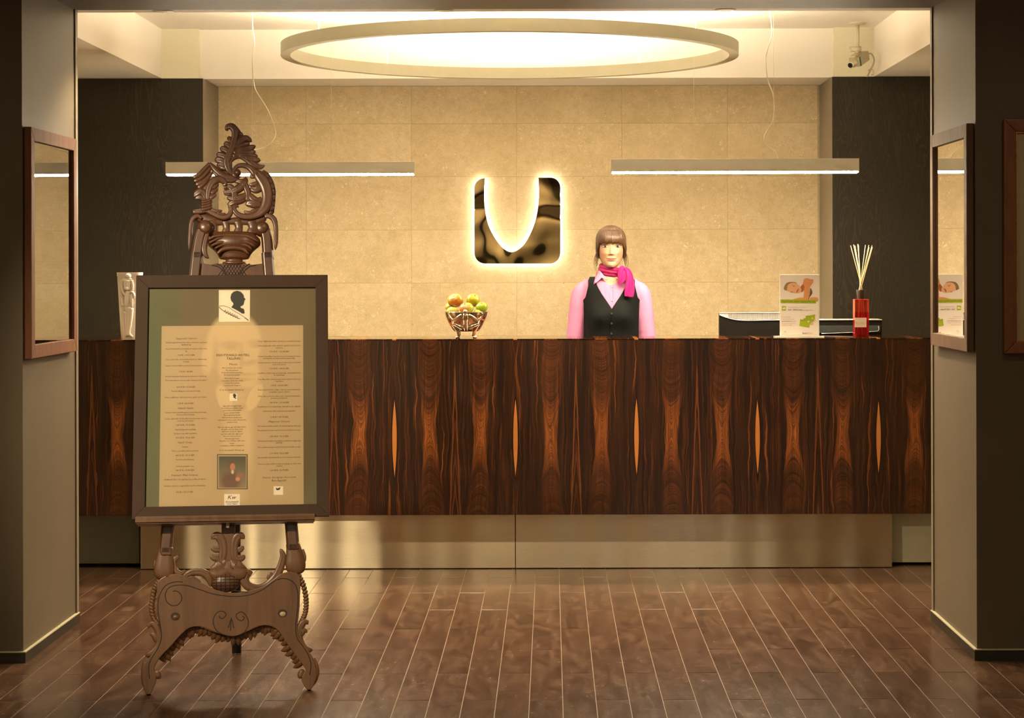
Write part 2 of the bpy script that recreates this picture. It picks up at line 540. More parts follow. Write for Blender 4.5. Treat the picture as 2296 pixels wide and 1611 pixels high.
# pillars and beam of the portal
struct('wall_left', MB().box(-4.6, XL, P0, P1, 0, 3.0), M_TAUPE)
struct('wall_right', MB().box(XR, 4.6, P0, P1, 0, 3.0), M_TAUPE)
struct('trim_1', MB().box(-4.6, 4.6, P0, P1, Z_LOW - 0.003, 3.1), M_TAUPE, 'taupe portal beam over the opening')
tr = MB().box(XL - 0.008, XL + 0.006, P1 - 0.03, P1 + 0.008, 0.0, Z_LOW)
struct('trim_2', tr, M_TRIM)
tr = MB().box(XR - 0.006, XR + 0.008, P1 - 0.03, P1 + 0.008, 0.0, Z_LOW)
struct('trim_3', tr, M_TRIM)
for side, xe, xo in (('left', XL, -4.6), ('right', XR, 4.6)):
    s = 1 if side == 'left' else -1
    bb = MB()
    a, b = sorted((xe, xe + s * 0.011))
    bb.box(a, b, P0 - 0.011, P1, 0, 0.040)
    a, b = sorted((xe, xo))
    bb.box(a, b, P0 - 0.011, P0, 0, 0.040)
    base = struct('baseboard_' + side, bb, M_BASE)
    tb = MB()
    a, b = sorted((xe, xe + s * 0.012))
    tb.box(a, b, P0 - 0.012, P1, 0.0395, 0.0435)
    a, b = sorted((xe, xo))
    tb.box(a, b, P0 - 0.012, P0, 0.0395, 0.0435)
    tb.build('top_edge', M_BASETOP, parent=base)

# reception bay: walls, ceilings
wb = struct('wall_back', MB().box(-3.3, 2.9, D_STONE + 0.0012, D_STONE + 0.12, 0, 3.1), plain('stone_grout', (0.40, 0.31, 0.18), 0.8, var=0.1))
struct('wall_bay_left', MB().box(-3.3, -3.2, P1, D_STONE + 0.12, 0, 3.1), M_CREAM)
struct('wall_bay_right', MB().box(2.8, 2.9, P1, D_STONE + 0.12, 0, 3.1), M_CREAM)
xs = [-2.006, -1.474, -0.838, -0.202, 0.434, 1.073, 1.618]
zs = [0.0, 0.123, 0.444, 0.765, 1.086, 1.408, 1.729, 2.050, 2.371, 2.598]
for i in range(6):
    for j in range(9):
        g = 0.0008
        t = MB().box(xs[i] + g, xs[i + 1] - g, D_STONE, D_STONE + 0.021, zs[j] + g, zs[j + 1] - g)
        t.build('stone_tile', M_STONE, parent=wb, bevel=0.001, seg=1)
# tall black-stained panels beside the stone, with a paler return
for nm, a, b in (('wall_panel_left', -3.2, -2.006), ('wall_panel_right', 1.632, 2.8)):
    o = struct(nm, MB().box(a, b, D_PANEL, D_STONE + 0.01, 0, Z_LOW - 0.002), M_OAK)
struct('trim_4', MB().box(-2.0085, -2.0035, D_PANEL + 0.004, D_STONE, 0, Z_LOW - 0.003), M_RECESS)
struct('trim_5', MB().box(1.629, 1.6345, D_PANEL + 0.004, D_STONE, 0, Z_LOW - 0.003), M_RECESS)
# ceilings: low rim, raised well, fascia and soffit
WX0, WX1, WY0 = -2.245, 1.876, 8.62
cb = MB()
cb.box(-3.2, WX0, P1, D_PANEL + 0.6, Z_LOW, 3.0)
cb.box(WX1, 2.8, P1, D_PANEL + 0.6, Z_LOW, 3.0)
cb.box(WX0, WX1, P1, WY0, Z_LOW, 3.0)
cb.box(WX0, WX1, D_FASCIA, D_STONE + 0.05, Z_LOW, 3.0)
struct('ceiling_low', cb, M_WHITE)
cc = MB()
cc.box(WX0, -2.03, D_PANEL, D_FASCIA + 0.01, Z_LOW - 0.001, 2.99)
cc.box(1.645, WX1, D_PANEL, D_FASCIA + 0.01, Z_LOW - 0.001, 2.99)
struct('trim_6', cc, M_CREAM)
struct('ceiling', MB().box(-3.2, 2.8, P1, D_STONE + 0.1, Z_HIGH, 3.05), M_WHITE)

# lobby behind the camera (seen only in reflections)
struct('wall_lobby_back', MB().box(-4.7, 4.7, -3.3, -3.2, 0, 3.1), M_LOBBY)
struct('glow_panel_1', MB().box(0.9, 2.0, -3.205, -3.19, 0.9, 2.6), glow('added_cool_glow', (0.55, 0.72, 1.0), 0.5))  # unseen glowing panel added for a bluish patch in the reflections
for i_, x_ in enumerate((-3.9, -2.7, -1.2, 0.35, 2.35, 3.6)):  # unseen dark uprights added to break up what the metal reflects
    struct('trim_%d' % (7 + i_), MB().box(x_, x_ + (0.45 if i_ % 2 else 0.3), -3.2, -3.05, 0, 2.98), M_OAK, 'unseen dark strip added on the far lobby wall for reflections')
struct('wall_lobby_left', MB().box(-4.7, -4.6, -3.3, P0, 0, 3.1), M_LOBBY)
struct('wall_lobby_right', MB().box(4.6, 4.7, -3.3, P0, 0, 3.1), M_LOBBY)
struct('ceiling_lobby', MB().box(-4.7, 4.7, -3.3, P0 + 0.01, 2.98, 3.1), M_LOBBYC)

# ================================================================== lamps
M_LAMP_HOUSE = plain('lamp_housing_alu', (0.66, 0.62, 0.50), 0.42, 0.2, var=0.02)
M_LAMP_RING = plain('ring_housing', (0.42, 0.39, 0.28), 0.45, 0.1, var=0.02)
M_WIRE = plain('steel_wire', (0.75, 0.70, 0.55), 0.35, 0.6)
M_CORD = plain('white_flex', (0.80, 0.74, 0.58), 0.45, var=0.05)
M_DIFF = glow('linear_diffuser', WARM2, E_LINEAR)
M_DIFF_R = glow('ring_diffuser', WARM2, E_RING)


def linear_lamp(px0, px1, py0, py1, d, wires, cord, label):
    a = pix(px0, py0, d); b = pix(px1, py1, d)
    zt, zb = a.z, b.z
    root = empty('linear_pendant_lamp', ((a.x + b.x) / 2, d, zb), label, 'lamp', 'linear pendant lamps over the desk')
    MB().box(a.x, b.x, d - 0.032, d + 0.032, zb + 0.007, zt).build('housing', M_LAMP_HOUSE, root, bevel=0.0015)
    MB().box(a.x + 0.006, b.x - 0.006, d - 0.0315, d + 0.0315, zb - 0.002, zb + 0.0075).build('diffuser', M_DIFF, root, bevel=0.002)
    for s in (a.x, b.x):
        e = 0.004 if s == a.x else -0.004
        MB().box(min(s, s + e) - 0.0005, max(s, s + e) + 0.0005, d - 0.033, d + 0.033, zb + 0.0005, zt + 0.001).build('end_cap', M_LAMP_HOUSE, root, bevel=0.001)
    for wx in wires:
        p = pix(wx, 300, d)
        MB().tube([(p.x, d, zt - 0.003), (p.x, d, Z_HIGH)], 0.0009, 6).build('suspension_wire', M_WIRE, root)
    pts = [pix(x, y, d) for x, y in cord]
    pts = [Vector((pts[0].x, d, Z_HIGH))] + pts
    pts[-1].z = zt + 0.002
    rr = [0.0028] * len(pts)
    sm = cat_rom([tuple(p) for p in pts], 8)
    MB().tube([(p[0], p[1] + 0.012 * math.sin(i * 0.35), p[2]) for i, p in enumerate(sm)], 0.0027, 8).build('cord', M_CORD, root, smooth=True)
    return root


linear_lamp(374, 930, 364.5, 392.5, 10.2, (566, 743),
            [(567, 20), (567, 60), (570, 100), (567, 140), (567, 175), (574, 202), (590, 230), (604, 254), (615, 283), (617, 306), (604, 325), (580, 334), (560, 340), (552, 362)],
            'white linear pendant lamp behind the carved easel crest')
linear_lamp(1370, 1924, 357.5, 387.5, 10.2, (1556, 1735),
            [(1725, 20), (1729, 48), (1731, 76), (1724, 100), (1718, 127), (1717, 149), (1721, 176), (1729, 200), (1735, 224), (1736, 244), (1731, 275), (1718, 297), (1713, 312), (1722, 327), (1738, 340), (1746, 357)],
            'white linear pendant lamp above the monitor and the brochure stand')

# ring pendant
RC = Vector(((1144.5 - VX) / 450.0, 10.07, 0))
R_OUT, R_IN, RZ0, RZ1 = 1.142, 1.094, 2.553, 2.612
ring = empty('ring_pendant_lamp', (RC.x, RC.y, RZ0), 'large thin ring pendant lamp hanging in the ceiling recess', 'lamp')
rb = MB()
NS = 160
sec = [(R_IN, RZ0), (R_OUT, RZ0), (R_OUT, RZ1), (R_OUT - 0.004, RZ1), (R_OUT - 0.004, RZ1 - 0.012), (R_IN + 0.004, RZ1 - 0.012), (R_IN + 0.004, RZ1), (R_IN, RZ1)]
def ring_sweep(sec):
    v = []; f = []
    m = len(sec)
    for k in range(NS):
        a = 2 * math.pi * k / NS
        for r, z in sec: v.append((RC.x + r * math.cos(a), RC.y + r * math.sin(a), z))
    for k in range(NS):
        for i in range(m):
            j = (i + 1) % m; k2 = (k + 1) % NS
            f.append((k * m + i, k * m + j, k2 * m + j, k2 * m + i))
    return MB().add(v, f)
ring_sweep(sec).build('housing', M_LAMP_RING, ring, autosmooth=0.6)
ring_sweep([(R_IN + 0.005, RZ1 - 0.0115), (R_OUT - 0.005, RZ1 - 0.0115), (R_OUT - 0.005, RZ1 - 0.003), (R_IN + 0.005, RZ1 - 0.003)]).build('diffuser', M_DIFF_R, ring, autosmooth=0.6)
for ang in (218, 322, 128, 52):
    a = math.radians(ang)
    x, y = RC.x + (R_OUT - 0.024) * math.cos(a), RC.y + (R_OUT - 0.024) * math.sin(a)
    MB().tube([(x, y, RZ1 - 0.004), (x, y, Z_HIGH)], 0.0012, 6).build('suspension_wire', M_WIRE, ring)


def downlight(x, y, z, watts, angle=80, blend=0.6, group='added unseen down-lights of the lobby', label='small unseen round down-light added in the lobby ceiling'):
    r = empty('ceiling_downlight', (x, y, z), label, 'lamp', group)
    MB().lathe([(0.034, 0.0), (0.045, 0.0), (0.046, -0.004), (0.034, -0.006)], 24, (x, y, z + 0.002)).build('trim_ring', M_LAMP_HOUSE, r, smooth=True)
    L = bpy.data.lights.new('downlight_lamp', 'SPOT')
    L.energy = watts; L.color = WARM; L.spot_size = math.radians(angle * 2); L.spot_blend = blend; L.shadow_soft_size = 0.035
    lo = bpy.data.objects.new('downlight_lamp', L); C.objects.link(lo)
    lo.parent = r; lo.location = (0, 0, -0.012)
    return r


for x in (-2.3, -0.2, 1.9):  # unseen lamps added to light the scene from the front
    for y in (1.2, 3.6, 6.0):
        downlight(x, y, 2.98, E_DOWN * (3.0 if y < 2 else 1.0))
for x in (-3.4, -1.9, -0.4, 1.1, 2.6):  # unseen lamps added so the metal reflects a brighter wall
    downlight(x, -2.5, 2.98, E_WASH, group='added unseen down-lights along the far lobby wall', label='small unseen down-light added to brighten the far lobby wall')
for x in (-1.65, -0.45, 0.75):  # leftmost lamp is added to brighten the vase
    downlight(x, 8.57, Z_LOW, E_DESK * (0.4 if x < -1 else 1.1), 60, 0.5, 'recessed down-lights behind the portal beam', 'small recessed down-light just behind the portal beam')


def added_spot(loc, aim, watts, deg, label):  # added lamp out of view, brightens easel and poster
    r = empty('added_spotlight', loc, label, 'lamp', 'added unseen spotlights of the lobby')
    d = (Vector(aim) - Vector(loc)).normalized()
    a, b = Vector(loc), Vector(loc) + d * 0.10
    MB().tube([tuple(a - d * 0.02), tuple(b)], [0.032, 0.040], 20).build('barrel', M_LAMP_HOUSE, r, autosmooth=0.7)
    MB().tube([tuple(a), (loc[0], loc[1], 2.98)], 0.008, 8).build('stem', M_LAMP_HOUSE, r, smooth=True)
    L = bpy.data.lights.new('spot_lamp', 'SPOT')
    L.energy = watts; L.color = WARM; L.spot_size = math.radians(deg); L.spot_blend = 0.7; L.shadow_soft_size = 0.04
    lo = bpy.data.objects.new('spot_lamp', L); C.objects.link(lo)
    lo.parent = r; lo.location = d * 0.108
    lo.rotation_euler = d.to_track_quat('-Z', 'Y').to_euler()


added_spot((-2.25, 4.3, 2.86), (-1.10, 7.2, 1.05), E_SPOT, 40, 'unseen spotlight added in the lobby to brighten the easel')

# ================================================================== reception desk
desk = empty('reception_desk', (-0.2, D_FRONT, 0), 'long rosewood reception desk with a recessed steel plinth', 'desk')
ZT = EYE - 160 * D_FRONT / F_PX         # 1.148
ZB = EYE - 555 * D_FRONT / F_PX         # 0.279
MB().box(-2.78, 2.5, D_FRONT, D_FRONT + 0.03, ZB, ZT - 0.006).build('front_panel', M_ROSE, desk, bevel=0.0012)
MB().box(-2.78, 2.5, D_FRONT - 0.002, D_FRONT + 0.36, ZT - 0.006, ZT).build('counter_top', M_ROSE_TOP, desk, bevel=0.001)
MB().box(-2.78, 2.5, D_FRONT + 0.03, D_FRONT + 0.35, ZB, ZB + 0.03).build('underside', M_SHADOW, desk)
MB().box(-2.78, 2.5, D_FRONT + 0.33, D_FRONT + 0.36, 0.72, ZT - 0.006).build('back_panel', M_ROSE, desk)
MB().box(-2.78, 2.5, D_FRONT + 0.36, D_FRONT + 0.78, 0.72, 0.745).build('worktop', M_ROSE_TOP, desk, bevel=0.002)
kx0, kx1, kx2 = (313 - VX) / (F_PX / D_KICK), (1154 - VX) / (F_PX / D_KICK), (1999 - VX) / (F_PX / D_KICK)
for a, b in ((kx0, kx1), (kx1, kx2)):
    MB().box(a + 0.0015, b - 0.0015, D_KICK, D_KICK + 0.012, 0.004, ZB + 0.01).build('kick_plate', M_STEEL, desk, bevel=0.0012)
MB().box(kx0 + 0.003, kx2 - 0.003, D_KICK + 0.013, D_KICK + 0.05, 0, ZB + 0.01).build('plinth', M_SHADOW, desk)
MB().box(-2.78, kx0 - 0.03, D_KICK + 0.13, D_KICK + 0.16, 0.012, ZB + 0.01).build('plinth_panel', M_PLINTH, desk, bevel=0.002)
MB().box(kx2 + 0.001, 2.5, D_KICK + 0.10, D_KICK + 0.13, 0.012, ZB + 0.01).build('plinth_panel', plain('pale_plinth_panel', (0.50, 0.46, 0.33), 0.5, var=0.04), desk, bevel=0.002)
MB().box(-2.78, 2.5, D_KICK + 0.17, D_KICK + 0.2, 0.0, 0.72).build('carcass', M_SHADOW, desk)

# ================================================================== carved easel
def mat_carved(name, dark, mid, lite, rough=0.36, spec=0.5, coat=0.25):
    n = Nodes(name)
    p = n.coord('Object')
    x, y, z = n.sep(p)
    g = n.noise(n.comb(n.m('MULTIPLY', x, 1.0), n.m('MULTIPLY', y, 1.0), n.m('MULTIPLY', z, 0.14)), 26, 4, 0.65, 0.8)
    col = n.ramp(g, [(0.28, dark), (0.5, mid), (0.74, lite)])
    fine = n.noise(n.mapping(p, (1, 1, 0.06)), 380, 2, 0.5)
    n.set(color=col, rough=rough, spec=spec, coat=coat, coatr=0.22)
    n.bump(n.m('ADD', n.m('MULTIPLY', fine, 0.6), n.noise(p, 60, 2, 0.5)), 0.06, 0.002)
    return n.mat


M_CARV = mat_carved('carved_mahogany', (0.060, 0.022, 0.009), (0.095, 0.036, 0.015), (0.140, 0.057, 0.024))
M_BOARD = mat_carved('mahogany_board', (0.080, 0.034, 0.011), (0.115, 0.051, 0.018), (0.150, 0.070, 0.027), 0.45, 0.4, 0.12)
M_GROOVE_SHADE = plain('groove_shade', (0.014, 0.006, 0.003), 0.6)  # dark strokes laid on the wood stand in for shade in cut grooves
M_BLACKLEG = plain('black_rear_leg', (0.012, 0.009, 0.008), 0.45)
M_CHROME = plain('chrome_clip', (0.85, 0.80, 0.68), 0.12, 1.0)

EA_PSI, EA_L = math.radians(7.2), math.radians(13.0)
EA_O = Vector((-1.132, 7.084, 0.0))
def easel_axes(L):
    U = Vector((math.cos(EA_PSI), math.sin(EA_PSI), 0)); Bk = Vector((-math.sin(EA_PSI), math.cos(EA_PSI), 0))
    V = Vector((0, 0, math.cos(L))) + Bk * math.sin(L)
    N = Vector((0, 0, math.sin(L))) - Bk * math.cos(L)
    return U, V, N
U_, V_, N_ = easel_axes(EA_L)
EA_M = Matrix((( U_.x, -N_.x, V_.x), (U_.y, -N_.y, V_.y), (U_.z, -N_.z, V_.z)))
easel = empty('carved_easel', EA_O, 'tall dark wooden easel with a carved acanthus crest and scrolled legs', 'easel', rot=EA_M.to_euler())


def ray_uv(px, py, O, U, V, N):
    d = pix(px, py, 1.0) - Vector((0, 0, EYE))
    o = Vector((0, 0, EYE))
    t = (O - o).dot(N) / d.dot(N)
    q = o + d * t - O
    return q.dot(U), q.dot(V), t


def E(px, py):
    a = ray_uv(px, py, EA_O, U_, V_, N_)
    return a[0], a[1]


def E_scale(px, py):
    return ray_uv(px, py, EA_O, U_, V_, N_)[2] / F_PX


cA = lambda x, y: (420 + x / 10.436, 270 + y / 10.436)
cB = lambda x, y: (420 + x / 10.436, 380 + y / 10.436)
cC = lambda x, y: (410 + x / 9.983, 480 + y / 9.983)
cH = lambda x, y: (290 + x / 3.661, 1140 + y / 3.661)
PXM = 1.0 / 626.0                       # metres per photograph pixel on the easel plane


def stroke(mb, pts, conv, sc, n0=0.0, thick=0.55, groove=0.3, seg=20, sub=5, tmax=0.030, rise=None):
    """carved leaf: flattened lobe swept along a traced path. pts: (x, y, halfwidth) in crop pixels"""
    P = cat_rom(pts, sub)
    m = len(P)
    uv = [E(*conv(p[0], p[1])) for p in P]
    v = []; f = []
    for i in range(m):
        a = uv[max(i - 1, 0)]; b = uv[min(i + 1, m - 1)]
        tx, tz = b[0] - a[0], b[1] - a[1]
        L = math.hypot(tx, tz) or 1
        sx, sz = -tz / L, tx / L
        w = max(P[i][2], 1.0) / sc * E_scale(*conv(P[i][0], P[i][1])) * (1.24 if sc > 5 else 1.12)
        e = min(1.0, (m - 1 - i) / max(2.0, 0.14 * m)); w *= 0.18 + 0.82 * math.sqrt(max(0.0, 1 - (1 - e) ** 2))
        t = min(w * thick + 0.004, tmax)
        nn = n0 + (rise[0] + (rise[1] - rise[0]) * i / (m - 1) if rise else 0.0)
        for k in range(seg):
            th = 2 * math.pi * k / seg
            c, s = math.cos(th), math.sin(th)
            dep = s * t
            if s > 0:
                dep = t * s ** 0.7
                if groove: dep *= 1 - 1.25 * groove * math.exp(-(c / 0.20) ** 2) - 0.7 * groove * (math.exp(-((c - 0.62) / 0.13) ** 2) + math.exp(-((c + 0.62) / 0.13) ** 2))
            if s < 0: dep *= 0.8
            v.append((uv[i][0] + sx * w * c, -(nn + dep), uv[i][1] + sz * w * c))
    for i in range(m - 1):
        for k in range(seg):
            f.append((i * seg + k, i * seg + (k + 1) % seg, (i + 1) * seg + (k + 1) % seg, (i + 1) * seg + k))
    f.append(tuple(range(seg))); f.append(tuple((m - 1) * seg + k for k in range(seg)))
    mb.add(v, f)


def line(mb, pts, conv, w=0.0016, n0=0.0, sub=6):
    P = cat_rom(pts, sub)
    q = []
    for p in P:
        u, vv = E(*conv(p[0], p[1]))
        q.append((u, -n0, vv))
    mb.tube(q, w, 6, flat=0.45, up=(0, 1, 0))


def finish(mb, name, mat, smooth=True):
    return mb.build(name, mat, easel, smooth=smooth, local=True)


S = 10.436
# --- crest leaf
mb = MB()
stroke(mb, [(1000, 1250, 70), (900, 1090, 140), (890, 950, 130), (950, 800, 90), (1030, 640, 50)], cA, S, -0.012, 0.3, 0)
stroke(mb, [(1070, 1295, 25), (960, 1160, 60), (925, 1000, 72), (960, 870, 72), (1040, 690, 66), (1095, 500, 64), (1120, 350, 66), (1110, 240, 70), (1045, 165, 70), (965, 165, 60), (930, 215, 45), (950, 255, 30)], cA, S, 0.006, 0.5, 0.35)
stroke(mb, [(1090, 560, 60), (1170, 420, 70), (1230, 330, 60), (1310, 330, 22)], cA, S, -0.004, 0.4)
stroke(mb, [(1110, 180, 60), (1180, 260, 55), (1220, 340, 50)], cA, S, -0.006, 0.4, 0)
for L in ([(1100, 640, 40), (1230, 500, 72), (1380, 430, 66), (1510, 505, 32)], [(1080, 710, 30), (1240, 610, 48), (1380, 560, 44), (1470, 545, 20)],
          [(1080, 780, 40), (1250, 700, 62), (1450, 660, 66), (1600, 600, 34)], [(1060, 860, 40), (1250, 790, 62), (1450, 770, 70), (1600, 735, 42)],
          [(1200, 830, 40), (1440, 850, 66), (1650, 835, 40)], [(1350, 880, 40), (1540, 920, 66), (1715, 945, 40)],
          [(975, 1090, 40), (1005, 960, 52), (1110, 870, 55), (1250, 855, 50), (1400, 930, 58), (1550, 1040, 64), (1700, 1095, 50), (1820, 1060, 24)],
          [(1040, 530, 30), (1000, 440, 46), (935, 400, 38)], [(1010, 650, 40), (950, 575, 58), (850, 545, 46)], [(950, 750, 45), (880, 690, 62), (760, 655, 50)],
          [(900, 870, 50), (810, 825, 64), (680, 800, 50)], [(880, 990, 50), (780, 940, 76), (640, 925, 56)], [(920, 1130, 60), (810, 1070, 86), (690, 1040, 50)]):
    stroke(mb, L, cA, S, 0.002, 0.45, 0.4, rise=(0.004, -0.002))
finish(mb, 'crest_leaf', M_CARV)
# --- crest scrolls
mb = MB()
stroke(mb, [(1210, 1290, 40), (1120, 1290, 60), (1090, 1210, 45), (1150, 1105, 40), (1280, 1060, 48), (1430, 1100, 56), (1545, 1200, 70), (1610, 1330, 80)], cA, S, 0.004, 0.5, 0.3)
u, vv = E(*cA(1175, 1245)); mb.ball((u, -0.008, vv), (0.0145, 0.014, 0.0145), 16, 10)
for L in ([(530, 1012, 40), (400, 1150, 44), (260, 1290, 46), (120, 1350, 40)], [(545, 1110, 36), (430, 1255, 42), (300, 1370, 46), (140, 1440, 44)],
          [(570, 1230, 36), (460, 1370, 44), (330, 1460, 50), (180, 1520, 46)], [(520, 1330, 30), (420, 1450, 46), (330, 1540, 50), (230, 1590, 40)],
          [(525, 1000, 30), (640, 1140, 60), (780, 1260, 70), (950, 1340, 62), (1120, 1345, 50), (1250, 1318, 18)],
          [(600, 1190, 36), (740, 1310, 50), (900, 1395, 56), (1080, 1412, 46), (1200, 1370, 14)]):
    stroke(mb, L, cA, S, 0.0, 0.5, 0.15)
for L in ([(480, 730, 35), (490, 560, 58), (540, 400, 72), (640, 275, 78), (760, 235, 72), (860, 290, 58), (885, 350, 44), (830, 385, 28)],
          [(590, 440, 44), (660, 400, 44), (740, 350, 24)], [(560, 570, 44), (630, 520, 44), (720, 480, 18)], [(530, 690, 40), (600, 640, 44), (690, 600, 22)],
          [(430, 750, 30), (400, 610, 60), (330, 530, 76), (240, 565, 70), (150, 655, 36)], [(410, 730, 36), (300, 660, 52), (180, 695, 28)]):
    stroke(mb, L, cB, S, 0.003, 0.5, 0.35)
for y, w in ((750, 34), (806, 30), (866, 36), (930, 40)):
    stroke(mb, [(335, y + 32, w), (460, y + 10, w + 2), (585, y - 30, w)], cB, S, 0.006, 0.7, 0)
for L in ([(850, 540, 34), (1000, 520, 58), (1150, 480, 82), (1280, 380, 84), (1350, 270, 64), (1375, 180, 28)], [(930, 385, 40), (1020, 430, 72), (1085, 520, 66), (1110, 640, 72), (1080, 780, 80)],
          [(1110, 285, 24), (1230, 285, 56), (1340, 360, 70), (1400, 490, 62), (1425, 630, 62), (1400, 770, 66)], [(940, 655, 36), (1090, 695, 62), (1250, 665, 74), (1410, 580, 52)],
          [(960, 850, 40), (1080, 775, 72), (1250, 735, 62), (1360, 700, 50)], [(870, 570, 22), (960, 585, 30), (1040, 575, 30)], [(860, 420, 40), (940, 430, 44)], [(1040, 860, 50), (1070, 930, 55), (1060, 1010, 60)]):
    stroke(mb, L, cB, S, -0.002, 0.55, 0.3)
finish(mb, 'crest_scroll', M_CARV)
# --- right frond
mb = MB()
stroke(mb, [(1750, 40, 50), (1850, 150, 74), (1930, 300, 76), (1985, 480, 70), (1990, 650, 66), (1970, 820, 70), (1950, 980, 70), (1960, 1060, 60)], cB, S, -0.008, 0.35, 0)
stroke(mb, [(1560, 30, 60), (1700, 180, 105), (1800, 330, 110), (1860, 500, 105), (1880, 680, 105), (1850, 850, 105), (1760, 980, 90), (1600, 1080, 68), (1400, 1115, 60), (1230, 1085, 56), (1120, 995, 50), (1095, 905, 46), (1150, 862, 38), (1205, 895, 22)], cB, S, 0.003, 0.4, 0.35)
for L in ([(1800, 160, 40), (1860, 170, 50), (1915, 200, 30)], [(1830, 250, 50), (1910, 290, 56), (1975, 340, 34)], [(1870, 360, 50), (1950, 410, 58), (2015, 470, 34)], [(1890, 470, 50), (1970, 530, 58), (2035, 600, 34)],
          [(1900, 590, 50), (1980, 660, 58), (2042, 730, 34)], [(1900, 710, 50), (1970, 790, 58), (2032, 850, 34)], [(1890, 820, 50), (1950, 900, 58), (2005, 970, 34)],
          [(1730, 290, 60), (1690, 420, 84), (1590, 480, 76), (1470, 430, 50)], [(1750, 690, 50), (1640, 745, 72), (1530, 690, 74), (1460, 560, 40)],
          [(1720, 830, 60), (1600, 820, 84), (1480, 800, 84), (1360, 830, 40)], [(1590, 90, 66), (1520, 170, 56), (1490, 215, 26)], [(1650, 330, 50), (1560, 350, 44), (1450, 370, 30)],
          [(1500, 1000, 40), (1600, 960, 40), (1690, 910, 26)], [(1330, 980, 20), (1420, 1020, 40), (1560, 1030, 46)]):
    stroke(mb, L, cB, S, 0.001, 0.45, 0.35)
finish(mb, 'crest_frond', M_CARV)
# --- lower crest: C scrolls, pierced rail
mb = MB()
for L in ([(130, 1010, 40), (300, 1000, 46), (450, 975, 46), (600, 1045, 50), (750, 1115, 52), (870, 1135, 52), (980, 1085, 52), (1025, 985, 46), (1010, 895, 44), (950, 880, 26)],
          [(545, 950, 36), (690, 995, 40), (820, 975, 20)], [(700, 1050, 40), (830, 1060, 30), (900, 1040, 16)]):
    stroke(mb, L, cB, S, 0.004, 0.55, 0.3)
stroke(mb, [(160, 1080, 70), (400, 1120, 110), (650, 1190, 100), (900, 1200, 66), (1150, 1190, 74), (1500, 1200, 74), (1700, 1150, 90), (1850, 1090, 80)], cB, S, -0.012, 0.3, 0)
stroke(mb, [(500, 1500, 50), (900, 1495, 50), (1300, 1500, 50), (1650, 1490, 50)], cB, S, -0.012, 0.3, 0)
for x0, w in ((585, 128), (912, 86), (1205, 96), (1530, 112)):
    stroke(mb, [(x0 - 22, 1190, w * 1.1), (x0 + 6, 1340, w * 0.78), (x0 - 8, 1440, w * 0.95), (x0 + 10, 1520, w * 1.2)], cB, S, -0.012, 0.3, 0)
finish(mb, 'pierced_rail', M_CARV)
# --- posts with scrolled tops
Sc = 9.983
for pts, knob, r, foot, fr in (([(445, 350), (372, 600), (312, 1000), (275, 1390)], (505, 320), 175, (290, 520), 76), ([(1830, 350), (1882, 600), (1912, 1000), (1930, 1390)], (1770, 340), 172, (1362, 470), 74)):
    mb = MB()
    top = [E(*cC(*p)) for p in pts]
    left = knob[0] < 1000
    b0 = E(*cH(318, 150)) if left else E(*cH(1328, 130))
    b1 = E(*cH(305, 330)) if left else E(*cH(1340, 300))
    b2 = E(*cH(foot[0] + (14 if left else -14), foot[1] - 130))
    path = [(p[0], 0.0, p[1]) for p in top + [b0, b1, b2]]
    sm = cat_rom(path, 6)
    hw = [0.0196 + 0.005 * i / len(sm) for i in range(len(sm))]
    v = []; f = []
    for i, p in enumerate(sm):
        w = hw[i]; c = w * 0.35
        q = [(-w, 0.016), (-w, -0.008), (-w + c, -0.022), (w - c, -0.022), (w, -0.008), (w, 0.016)]
        v += [(p[0] + a, b, p[2]) for a, b in q]
    for i in range(len(sm) - 1):
        for k in range(6):
            f.append((i * 6 + k, i * 6 + (k + 1) % 6, (i + 1) * 6 + (k + 1) % 6, (i + 1) * 6 + k))
    f.append(tuple(range(6))); f.append(tuple((len(sm) - 1) * 6 + k for k in range(6)))
    mb.add(v, f)
    post = mb.build('post', M_CARV, easel, local=True, bevel=0.002)
    mb = MB()
    u, vv = E(*cC(*knob)); rr = r / Sc * PXM
    mb.lathe([(0.0001, -0.030), (rr * 0.55, -0.029), (rr * 0.80, -0.025), (rr * 0.83, -0.021), (rr * 0.90, -0.021), (rr, -0.014), (rr, 0.016), (rr * 0.9, 0.02)], 28)
    mb.v = [(a + u, b2_, c2 + vv) for a, c2, b2_ in [(p[0], p[1], p[2]) for p in mb.v]]
    if left:
        stroke(mb, [(560, 450, 36), (512, 600, 48), (478, 800, 54), (515, 940, 44), (590, 1015, 18)], cC, Sc, 0.012, 0.5, 0.35)
        stroke(mb, [(425, 112, 26), (340, 52, 40), (250, 85, 44), (190, 190, 40), (165, 360, 34), (150, 600, 30), (135, 815, 14)], cC, Sc, 0.002, 0.5, 0.3)
        stroke(mb, [(245, 190, 16), (222, 320, 20), (212, 520, 14)], cC, Sc, 0.004, 0.5, 0)
    else:
        stroke(mb, [(1830, 70, 30), (1950, 55, 50), (2045, 140, 54), (2085, 310, 42), (2085, 560, 42), (2070, 810, 30)], cC, Sc, 0.002, 0.5, 0.3)
        for y in (330, 480, 640): stroke(mb, [(2070, y - 60, 24), (2105, y, 24), (2085, y + 60, 16)], cC, Sc, 0.0, 0.5, 0)
    mb.build('scroll_knob', M_CARV, post, smooth=True, local=True)
    mb = MB()
    fp = [(305, 320, 50), (293, 420, 66), (288, 505, 76), (290, 560, 66), (291, 590, 30)] if left else [(1343, 290, 48), (1357, 390, 64), (1364, 465, 74), (1367, 520, 62), (1368, 548, 28)]
    stroke(mb, fp, cH, 3.661, 0.006, 0.34, 0.22, tmax=0.020)
    mb.build('post_foot', M_BOARD, post, smooth=True, local=True)
